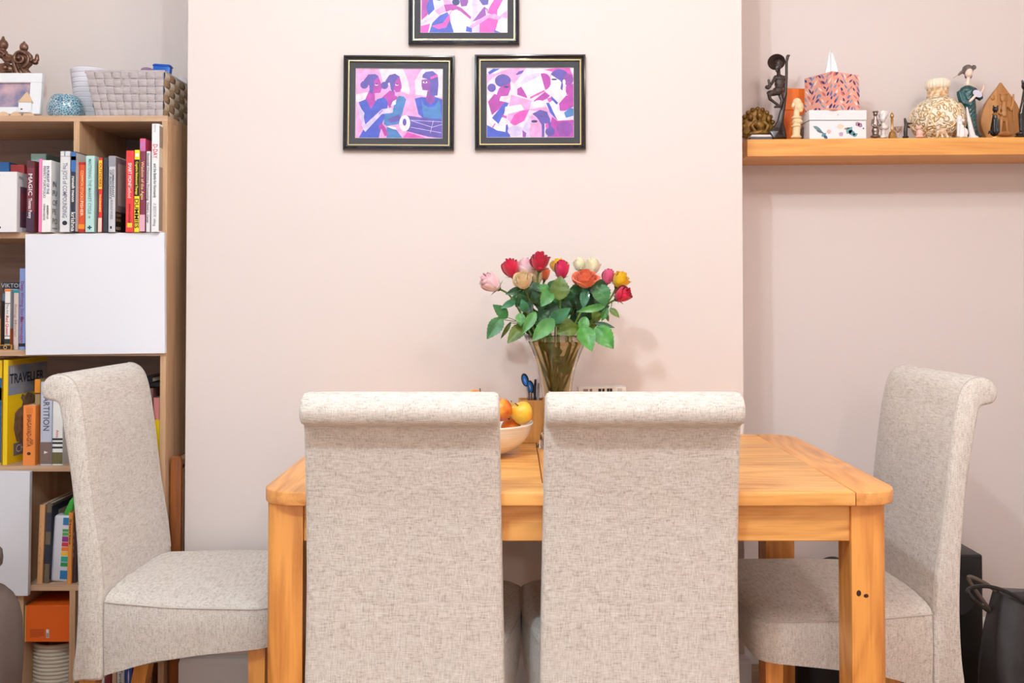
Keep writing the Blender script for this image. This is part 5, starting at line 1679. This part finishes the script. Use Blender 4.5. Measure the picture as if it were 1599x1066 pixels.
def make_rose(px, py, wpx, hpx, color, label, Y, axis, openness=0.4, leaves=(), foot=None, seed=1):
    k = Y / F
    c = P(px, py, Y)
    rr = random.Random(seed)
    ax = Vector(axis).normalized()
    R, Hh = wpx * k / 2, hpx * k
    base = c - ax * (Hh * 0.52)
    org = Vector((VX, VY, TZ + .05)) if foot is None else foot
    t = thing('rose', label, 'rose', org, group='roses in the glass vase')
    M = Vector((0, 0, 1)).rotation_difference(ax).to_matrix().to_4x4()
    mb = MB()
    N = 15
    for i in range(N):
        f = (i + 0.5) / N                      # 0 heart, 1 outermost
        phi = i * 2.39996 + rr.uniform(-.25, .25)
        rad = R * (0.12 + 0.80 * f ** 0.75)
        hgt = Hh * (1.0 - 0.26 * f * (0.7 + 0.8 * openness) + rr.uniform(-.03, .03))
        half = 1.38 - .40 * f
        flare = 0.05 + (0.06 + 0.40 * openness) * f ** 1.5
        rows = []
        nu, nv = 9, 8
        pk_ = rr.uniform(-.3, .3)
        for j in range(nv):
            v = j / (nv - 1)
            row = []
            for q in range(nu):
                s = -1 + 2 * q / (nu - 1)
                a = phi + s * half * (0.40 + 0.60 * math.sin(math.pi * min(1, 0.22 + v * .6)))
                bulge = math.sin(math.pi * (0.10 + 0.60 * v)) ** 0.8
                lip = max(0, (v - .62) / .38)
                r = rad * bulge * (1 + .075 * s + .035 * math.sin(4 * s + i * 2)) + R * flare * (lip ** 1.6) * (0.75 + .35 * math.cos(2.2 * (s - pk_)))
                z = hgt * v * (1 - 0.11 * abs(s - pk_) ** 2.6 * v) - (R * flare * 0.55) * lip ** 3
                row.append(Vector((r * math.cos(a), r * math.sin(a), z)))
            rows.append(row)
        mb.grid(rows)
    # bottom cup closes the flower below
    mb.ball((0, 0, Hh * .20), (R * .62, R * .62, Hh * .20), 2)
    T = Matrix.Translation(base - org) @ M
    for v in mb.bm.verts:
        v.co = T @ v.co
    mb.done('bloom', PM[color], t, angle=80)
    # calyx: receptacle and sepals
    mb = MB()
    mb.ball((0, 0, -.001), (R * .26, R * .26, .006), 2)
    for q in range(5):
        a = q * 2 * math.pi / 5 + seed
        rows = []
        for j in range(5):
            v = j / 4
            wv = R * .22 * (1 - v) ** .8
            r = R * (.15 + .78 * v ** .8 + .10 * v * v)
            z = Hh * (.0 + .20 * v) - R * .15 * v * v
            rows.append([Vector((r * math.cos(a) - s * wv * math.sin(a), r * math.sin(a) + s * wv * math.cos(a), z)) for s in (-1, 0, 1)])
        mb.grid(rows)
    for v in mb.bm.verts:
        v.co = T @ v.co
    mb.done('calyx', LM['m'], t, angle=80)
    # stem down through the rim into the vase
    b0 = base - org
    rim = Vector((VX + max(-.062, min(.062, (c.x - VX) * 0.42)), VY + (Y - VY) * 0.35, TZ + .285)) - org
    waist = Vector((VX + max(-.02, min(.02, (VX - c.x) * .05)) + rr.uniform(-.012, .012), VY + rr.uniform(-.014, .014), TZ + .11)) - org
    bot = Vector((VX + rr.uniform(-.02, .02), VY + rr.uniform(-.02, .02), TZ + .028)) - org
    d1 = b0 - ax * min(.05, (b0 - rim).length * 0.5)
    pts = smoothpts([b0, d1, rim, waist, bot], 5)
    MB().tube(pts, [0.0027] * len(pts), 7).done('stem', M_STEM, t)
    for (bs, tp, wp, y0, y1, kd) in leaves:
        lf = make_leaf(t, org, bs, tp, wp, y0, y1, kd, curl=rr.uniform(.05, .22), side=rr.uniform(-.25, .25))
        # petiole back towards the stem
        a = P(bs[0], bs[1], y0) - org
        near = min(pts, key=lambda q: (q - a).length + abs(q.z - a.z + .02) * .5)
        if (near - a).length < .14:
            MB().tube([a, (a + near) / 2 + Vector((0, 0, -.004)), near], [.0009, .0011, .0013], 5).done('leaf_stalk', M_STEM, lf)
    return t


make_rose(764, 440, 33, 36, 'pale', 'pale pink rose leaning out at the far left of the bouquet', 2.50, (-.75, -.35, .55), .25, seed=1,
          leaves=[((782, 498), (762, 527), 20, 2.47, 2.45, 'm'), ((791, 495), (771, 477), 16, 2.48, 2.47, 'm'), ((803, 471), (783, 481), 10, 2.49, 2.47, 't'), ((797, 504), (783, 527), 6, 2.5, 2.5, 'o'), ((818, 508), (794, 534), 19, 2.46, 2.44, 'o')])
make_rose(797, 417, 29, 32, 'red', 'crimson rose upper left, between the two pale pink roses', 2.53, (-.3, -.25, .9), .2, seed=2,
          leaves=[((816, 452), (791, 459), 11, 2.49, 2.48, 'd'), ((818, 462), (806, 478), 12, 2.5, 2.5, 'd'), ((822, 470), (828, 492), 14, 2.5, 2.48, 'd')])
make_rose(821, 417, 36, 34, 'pale', 'pale pink rose behind the peach cream one', 2.55, (-.1, -.15, 1), .35, seed=3, leaves=[((832, 444), (846, 455), 12, 2.53, 2.52, 'm'), ((820, 486), (815, 468), 13, 2.46, 2.45, 't')])
make_rose(816, 436, 34, 30, 'cream', 'peach cream rose low in front at the left of the bouquet', 2.47, (-.25, -.6, .8), .5, seed=4,
          leaves=[((835, 489), (817, 519), 14, 2.44, 2.42, 'b'), ((812, 490), (813, 508), 13, 2.45, 2.44, 'b'), ((818, 476), (812, 460), 16, 2.47, 2.46, 'd')])
make_rose(843, 406, 33, 32, 'red', 'topmost crimson rose of the bouquet', 2.50, (.05, -.35, .95), .5, seed=5,
          leaves=[((860, 456), (846, 477), 18, 2.45, 2.43, 'b'), ((855, 455), (843, 445), 13, 2.46, 2.46, 'b'), ((838, 470), (832, 455), 12, 2.5, 2.5, 'd')])
make_rose(838, 430, 22, 26, 'cream', 'peach rose half hidden below the topmost crimson rose', 2.56, (0, -.2, 1), .2, seed=6, leaves=[((850, 480), (838, 470), 16, 2.52, 2.52, 'd'), ((850, 488), (872, 476), 18, 2.53, 2.53, 'd')])
make_rose(851, 426, 17, 22, 'orange', 'small orange bud behind the topmost crimson rose', 2.56, (.1, -.1, 1), .1, seed=7, leaves=[((858, 452), (868, 438), 13, 2.54, 2.54, 'm'), ((842, 500), (856, 485), 18, 2.5, 2.5, 'd')])
make_rose(873, 413, 31, 24, 'yellow', 'yellow rose behind the magenta rose', 2.58, (.05, -.1, 1), .4, seed=8, leaves=[((900, 478), (893, 450), 24, 2.54, 2.55, 'd'), ((880, 488), (888, 470), 20, 2.53, 2.53, 'd')])
make_rose(877.5, 418.5, 25, 32, 'mag', 'magenta rose in front of the yellow one, top centre', 2.49, (.05, -.2, 1), .15, seed=9,
          leaves=[((873, 466), (875, 433), 26, 2.45, 2.46, 'o'), ((861, 501), (889, 482), 18, 2.43, 2.41, 't'), ((863, 500), (833, 530), 21, 2.42, 2.39, 'b')])
make_rose(905, 411, 21, 22, 'white', 'small ivory rose at the back, beside the yellow cream rose', 2.59, (0, -.1, 1), .3, seed=10, leaves=[((914, 452), (911, 480), 13, 2.47, 2.46, 't'), ((905, 490), (918, 470), 20, 2.53, 2.54, 'd')])
make_rose(925, 414, 28, 28, 'white', 'larger ivory yellow rose behind the orange rose', 2.55, (.15, -.2, 1), .4, seed=11, leaves=[((944, 444), (912, 452), 20, 2.52, 2.5, 'd'), ((925, 480), (940, 462), 20, 2.52, 2.53, 'd')])
make_rose(914, 433, 42, 30, 'orange', 'wide open orange rose right of centre', 2.46, (.0, -.45, .9), .85, seed=12,
          leaves=[((902, 511), (871, 520), 18, 2.44, 2.42, 'o'), ((893, 503), (866, 508), 14, 2.44, 2.43, 'o'), ((914, 496), (907, 520), 15, 2.44, 2.43, 'b'), ((878, 502), (890, 492), 10, 2.45, 2.45, 'm'), ((910, 512), (923, 546), 25, 2.42, 2.39, 'g')])
make_rose(950, 430, 22, 26, 'pink', 'rose pink bloom beside the yellow rose at right', 2.54, (.25, -.1, 1), .15, seed=13, leaves=[((934, 446), (945, 475), 25, 2.47, 2.46, 'm'), ((943, 478), (903, 486), 10, 2.45, 2.43, 'b'), ((928, 492), (950, 478), 14, 2.5, 2.5, 'd')])
make_rose(970, 435, 31, 28, 'yellow', 'bright yellow rose at the right of the bouquet', 2.53, (.45, -.3, .85), .6, seed=14, leaves=[((932, 512), (956, 542), 26, 2.43, 2.41, 'g'), ((931, 505), (958, 511), 8, 2.46, 2.45, 'd'), ((945, 488), (950, 501), 6, 2.5, 2.5, 'o')])
make_rose(974, 459, 28, 29, 'red', 'lowest crimson rose at the far right of the bouquet', 2.48, (.6, -.4, .45), .2, seed=15, leaves=[((953, 482), (966, 495), 9, 2.46, 2.45, 'o'), ((948, 482), (940, 500), 9, 2.46, 2.46, 'b'), ((935, 500), (925, 486), 14, 2.48, 2.48, 'o')])
# dense inner foliage on a leafy sprig without a flower
org = Vector((VX, VY, TZ + .05))
t = thing('foliage_sprig', 'leafy green sprig without bloom filling the middle of the bouquet', 'foliage', org)
rr = random.Random(5)
pts = smoothpts([(0, .0, 0), (0.002, .004, .10), (-.004, .006, .22), (.0, .004, .34)], 5)
MB().tube(pts, .0024, 6).done('stem', M_STEM, t)
for i in range(62):
    x, y = rr.uniform(805, 955), rr.uniform(448, 520)
    if abs(x - 880) > 75 - (y - 452) * 0.25:
        continue
    a = rr.uniform(0, 6.28)
    ln = rr.uniform(9, 15)
    yy = rr.uniform(2.52, 2.60)
    make_leaf(t, org, (x - ln * math.cos(a), y - ln * math.sin(a)), (x + ln * math.cos(a), y + ln * math.sin(a)), rr.uniform(14, 20), yy, yy + rr.uniform(-.03, .03), 'dmodmod'[i % 7], .2, rr.uniform(-.3, .3))
for (x, y, ln) in ((866, 547, 9), (880, 575, 8), (856, 538, 8), (874, 560, 7)):
    make_leaf(t, org, (x, y - ln), (x + 2, y + ln), 16, 2.53, 2.525, 'b', .1, 0)

# fruit bowl
def smooth2(prof):
    q = smoothpts([(a, 0, b) for a, b in prof], 3)
    return [(max(0, v.x), v.z) for v in q]


FX, FY = XX(751, 2.42), 2.42
kf = FY / F
bowl = thing('fruit_bowl', 'cream glazed bowl of fruit showing between the two front chairs', 'bowl', (FX, FY, TZ))
hbw = ZZ(657, FY) - TZ - .004
Rb = 82 * kf
M_BOWL = mat('cream_glaze', (240, 234, 224), 0.25, coat=0.6, rgb2=(230, 220, 206), vscale=30, stretch=(.3, .3, 12))
prof = smooth2([(0, 0), (.050, 0), (.053, .003), (.078, .011), (.104, .029), (.122, .052), (.131, .074), (Rb, hbw), (Rb - .002, hbw + .003), (Rb - .006, hbw), (.125, .074), (.115, .052), (.096, .033), (.065, .018), (0, .013)])
MB().lathe(prof, (0, 0, 0), 56).done('bowl_body', M_BOWL, bowl, angle=50)


def fruit(px, py, rpx, Y, kind, label):
    k = Y / F
    p = P(px, py, Y)
    r = rpx * k
    t = thing(kind, label, kind, p, (rr.uniform(-.3, .3), rr.uniform(-.4, .4), rr.uniform(0, 6)), 'fruit in the bowl')
    if kind == 'apple':
        m = mat('apple_skin', (222, 74, 30), 0.3, rgb2=(246, 180, 60), vscale=22, coat=0.3)
        m2 = mat('apple_skin_yellow', (240, 150, 40), 0.3, rgb2=(250, 206, 70), vscale=12, coat=0.3)
        prof = [(0, -.80 * r), (.12 * r, -.86 * r), (.4 * r, -.90 * r), (.75 * r, -.66 * r), (.97 * r, -.15 * r), (r, .2 * r), (.88 * r, .62 * r), (.6 * r, .86 * r), (.3 * r, .84 * r), (.1 * r, .66 * r), (0, .6 * r)]
        MB().lathe(smooth2(prof), (0, 0, 0), 28, flute=5, famp=.015).done('flesh', m2 if 'yellow' in label else m, t, angle=80)
        MB().tube([(0, 0, .6 * r), (.003, 0, .85 * r), (.008, 0, 1.08 * r)], .0015, 6).done('stalk', mat('fruit_stalk', (96, 66, 36), 0.8), t)
    elif kind == 'orange':
        prof = [(r * math.sin(math.pi * i / 14), -r * .96 * math.cos(math.pi * i / 14)) for i in range(15)]
        MB().lathe(prof, (0, 0, 0), 28).done('peel', mat('orange_peel', (238, 130, 40), 0.4, bump=.4, bscale=400), t, angle=80)
        MB().ball((0, 0, r * .95), (.004, .004, .002), 1).done('stalk_scar', mat('fruit_stalk', (96, 66, 36), 0.8), t)
    else:
        MB().ball((0, 0, 0), (r * .85, r * .85, r), 3).done('skin', mat('pear_skin', (206, 166, 70), 0.45, rgb2=(186, 140, 60), vscale=30), t, angle=80)
        MB().tube([(0, 0, .95 * r), (.001, 0, 1.2 * r)], .0014, 6).done('stalk', mat('fruit_stalk', (96, 66, 36), 0.8), t)
    return t


fruit(782, 640, 17.5, 2.40, 'apple', 'red orange apple at the front of the fruit bowl')
fruit(815, 645, 17.5, 2.415, 'apple', 'yellow and red apple at the right of the fruit bowl')
fruit(745, 627, 19, 2.44, 'apple', 'red apple heaped highest in the bowl, peeping over the chair')
fruit(798, 641, 13, 2.49, 'pear', 'russet pear at the back of the fruit bowl')
fruit(798, 668, 16, 2.44, 'orange', 'orange under the apples in the fruit bowl')
fruit(760, 664, 19, 2.40, 'orange', 'orange low in the bowl behind the chair roll')
fruit(722, 650, 19, 2.41, 'orange', 'orange at the hidden left of the fruit bowl')

# pencil box with scissors and pens
Y = 2.60
a, b = P(810, 690, Y), P(855, 625, Y)
ho = b.z - TZ
t = thing('pen_holder', 'square light wood pen holder behind the bowl and vase', 'pen holder', (a.x, Y, TZ))
wd = .082
M_BAM = wood('bamboo', (226, 160, 88), (196, 128, 62), 'Z', wave=False)
MB().box((0, 0, 0), (wd, .005, ho), .0008, 1).done('side', M_BAM, t, smooth=False)
MB().box((0, .065, 0), (wd, .07, ho), .0008, 1).done('side', M_BAM, t, smooth=False)
MB().box((0, .005, 0), (.005, .065, ho), .0008, 1).done('side', M_BAM, t, smooth=False)
MB().box((wd - .005, .005, 0), (wd, .065, ho), .0008, 1).done('side', M_BAM, t, smooth=False)
MB().box((.005, .005, 0), (wd - .005, .065, .005)).done('base', M_BAM, t, smooth=False)
Y2 = 2.63
og = Vector((a.x + .025, Y2, TZ + .006))
t = thing('scissors', 'scissors with black and blue loop handles in the pen holder', 'scissors', og)
M_SB = mat('black_plastic', (30, 32, 38), 0.4)
M_SBL = mat('blue_rubber', (20, 120, 214), 0.4)


def loop(cx, cy, rx, ry, tilt, r, m, nm):
    pts = []
    for i in range(21):
        q = 2 * math.pi * i / 20
        x, y = rx * math.cos(q), ry * math.sin(q)
        pts.append(P(cx + x * math.cos(tilt) - y * math.sin(tilt), cy + x * math.sin(tilt) + y * math.cos(tilt), Y2) - og)
    MB().tube(pts, r, 8, cap=False).done(nm, m, t)


loop(820, 593, 4.2, 9, -.25, .0030, M_SB, 'handle')
loop(828, 604, 4.4, 9, -.2, .0030, M_SB, 'handle')
loop(819.6, 594, 2.4, 6.6, -.25, .0034, M_SBL, 'grip')
loop(827.6, 604, 2.6, 6.6, -.2, .0034, M_SBL, 'grip')
MB().tube([P(823, 603, Y2) - og, P(826, 624, Y2) - og, P(826, 650, Y2) - og, Vector((.005, 0, 0.002))], [.004, .004, .0035, .001], 8).done('blade', mat('steel', (190, 192, 198), 0.25, metal=1.0), t)
MB().tube([P(829, 612, Y2) - og, P(829, 624, Y2) - og, P(826, 650, Y2) - og, Vector((.003, 0.002, 0.002))], [.004, .004, .0035, .001], 8).done('blade', mat('steel', (190, 192, 198), 0.25, metal=1.0), t)
for i, (px, py, c, lb) in enumerate(((836, 592, (56, 60, 90), 'dark blue pen in the pen holder'), (841, 598, (170, 172, 184), 'silver pen in the pen holder behind the vase'), (834, 606, (40, 40, 50), 'short black pen in the pen holder'))):
    og = Vector((a.x + .04 + .008 * i, 2.635, TZ + .006))
    t = thing('pen', lb, 'pen', og)
    top = P(px, py, 2.64) - og
    MB().tube([Vector((0, 0, .004)), top * .9], .0036, 10).done('barrel', mat('pen_%d' % i, c, 0.35), t)
    MB().tube([top * .9, top], [.0039, .003], 10).done('cap', mat('pen_cap_%d' % i, [max(0, v - 20) for v in c], 0.3), t)
    MB().tube([Vector((0, 0, .0)), Vector((0, 0, .004))], [.0008, .0034], 8).done('tip', mat('steel', (190, 192, 198), 0.25, metal=1.0), t)

# printed card box at the back of the table
Y = 2.66
a, b = P(905, 690, Y), P(979, 603.5, Y)
t = thing('card_box', 'white card box with black printed marks behind the right front chair', 'box', (a.x, Y, TZ), (0, math.radians(-1.2), 0))
wd = b.x - a.x
hq = b.z - TZ - .003
MB().box((0, 0, 0), (wd, .05, hq), .001, 1).done('carton', mat('white_carton', (228, 218, 210), 0.6), t, smooth=False)
for i, (u, ww, m) in enumerate(((.10, .10, (150, 140, 136)), (.24, .05, (110, 100, 100)), (.42, .06, (30, 28, 30)), (.50, .05, (30, 28, 30)), (.60, .05, (30, 28, 30)), (.66, .05, (30, 28, 30)), (.82, .10, (190, 180, 176)))):
    MB().box((wd * u, -.0006, hq - .016), (wd * (u + ww), .0003, hq - .004)).done('mark', ink(m), t, smooth=False)

# ------------------------------------------------------------------ left foreground chair, and the clutter at the right
Y = 2.12
M_LEATH = mat('brown_leather', (98, 84, 78), 0.5, bump=0.15, bscale=160)
t = thing('armchair', 'brown leather swivel armchair cut off by the left frame edge', 'chair', (XX(-95, Y), Y, 0))
k = Y / F
o = t.location.copy()


def sup(c, r, e, m, nm, n=28):
    rows = []
    for j in range(n // 2 + 1):
        b_ = -math.pi / 2 + math.pi * j / (n // 2)
        row = []
        for i in range(n):
            a_ = 2 * math.pi * i / n
            f = lambda w_: math.copysign(abs(w_) ** e, w_)
            row.append(Vector((c[0] + r[0] * f(math.cos(b_)) * f(math.cos(a_)), c[1] + r[1] * f(math.cos(b_)) * f(math.sin(a_)), c[2] + r[2] * f(math.sin(b_)))))
        rows.append(row)
    mb = MB()
    mb.grid(rows, closed_u=True)
    bmesh.ops.remove_doubles(mb.bm, verts=mb.bm.verts[:], dist=1e-5)
    return mb.done(nm, m, t, angle=70)


z1, z2 = ZZ(905, Y), ZZ(846, Y)
sup((0, 0, (z1 + .22) / 2), (128 * k, .075, (z1 - .22) / 2), .55, M_LEATH, 'backrest')
sup((0, -.02, (z2 + ZZ(893, Y)) / 2), (105 * k, .05, (z2 - ZZ(893, Y)) / 2), .5, M_LEATH, 'headrest')
sup((0, -.32, .38), (.20, .26, .08), .5, M_LEATH, 'seat')
MB().tube([(0, -.30, .06), (0, -.30, .32)], .03, 14).done('pedestal', M_BLACK, t)
for i in range(5):
    a_ = i * 2 * math.pi / 5
    MB().tube([(0, -.30, .07), (.2 * math.cos(a_), -.30 + .2 * math.sin(a_), .03)], [.024, .016], 10).ball((.2 * math.cos(a_), -.30 + .2 * math.sin(a_), .0175), .017, 2).done('foot', M_BLACK, t)
MB().tube([(0, 0.01, z1 - .03), (0, -.01, z2 - .05)], .02, 10).done('neck_bracket', M_BLACK, t)

M_BLKP = mat('black_vinyl', (34, 32, 32), 0.35, bump=0.15, bscale=60)
t = thing('speaker_box', 'black upright speaker box on the floor behind the right side chair', 'speaker', (XX(1515, 2.93), 2.90, 0))
hs = ZZ(866, 2.90)
xr = XX(1530.5, 2.90) - t.location.x
MB().box((xr - .17, 0, .01), (xr, .15, hs), .006, 3).done('cabinet', M_BLKP, t)
MB().lathe([(.06, 0), (.062, .004), (.05, .002), (.02, -.004), (0, -.002)], (xr - .085, -.002, hs - .12), 28, M=Matrix.Rotation(math.radians(90), 4, 'X')).done('driver', mat('speaker_cone', (50, 50, 52), 0.5), t)
for sx in (xr - .15, xr - .03):
    MB().box((sx, .02, 0), (sx + .02, .13, .01)).done('foot', M_BLKP, t, smooth=False)

Y = 2.62
og = Vector((XX(1616, Y), Y, 0))
t = thing('tote_bag', 'black shiny tote bag with grey side on the floor at the right', 'bag', og)
M_BAG = mat('grey_black_nylon', (66, 66, 70), 0.32, bump=0.5, bscale=14, rgb2=(40, 40, 44), vscale=6)
rows = []
n = 36
zt = ZZ(928, Y)
for j in range(13):
    v = j / 12
    row = []
    for i in range(n):
        a_ = 2 * math.pi * i / n
        f = lambda w_: math.copysign(abs(w_) ** .45, w_)
        ax_ = (.135 + .02 * math.sin(math.pi * v) - .02 * v) * (1 + .03 * math.sin(5 * a_ + 3 * v))
        ay_ = (.10 - .055 * v) * (1 + .05 * math.sin(7 * a_ - 4 * v))
        row.append(Vector((ax_ * f(math.cos(a_)), ay_ * f(math.sin(a_)), zt * v * (1 + .04 * math.cos(2 * a_) * v))))
    rows.append(row)
mb = MB()
mb.grid(rows, closed_u=True)
mb.poly(rows[0], True)
mb.poly(rows[-1])
mb.done('body', M_BAG, t, angle=70)
MB().tube(smoothpts([P(1545, 955, Y - .06) - og, P(1520, 935, Y - .08) - og, P(1512, 920, Y - .05) - og, P(1540, 915, Y - .05) - og, P(1575, 925, Y - .05) - og, P(1605, 945, Y - .05) - og, P(1640, 985, Y - .05) - og], 6), .0055, 8).done('handle', M_BLKP, t)
MB().tube(smoothpts([P(1548, 955, Y + .02) - og, P(1512, 903, Y + .0) - og, P(1534, 908, Y) - og, P(1560, 925, Y) - og, P(1600, 948, Y) - og, P(1640, 985, Y) - og], 6), .0055, 8).done('handle', mat('taupe_webbing', (110, 98, 92), 0.7), t)

Y = 2.86
og = Vector((1.0, 2.90, 0))
t = thing('rucksack', 'black rucksack on the floor under the right side chair', 'bag', og)
rows = []
for j in range(13):
    v = j / 12
    row = []
    for i in range(n):
        a_ = 2 * math.pi * i / n
        f = lambda w_: math.copysign(abs(w_) ** .5, w_)
        q = (1 - .5 * v ** 4)
        row.append(Vector((.15 * q * f(math.cos(a_)), .09 * q * f(math.sin(a_)), .30 * v)))
    rows.append(row)
mb = MB()
mb.grid(rows, closed_u=True)
mb.poly(rows[0], True)
mb.poly(rows[-1])
mb.done('body', M_BLKP, t, angle=70)
mb = MB()
mb.tube(smoothpts([(-.10, -.02, .29), (-.09, -.02, .36), (-.04, -.02, .392), (.0, -.02, .375), (.02, -.02, .30)], 6), .009, 8)
mb.done('carry_loop', M_BLKP, t)
MB().tube([(-.1, -.092, .2), (.1, -.092, .2)], .003, 6).done('zip', mat('steel', (190, 192, 198), 0.25, metal=1.0), t)
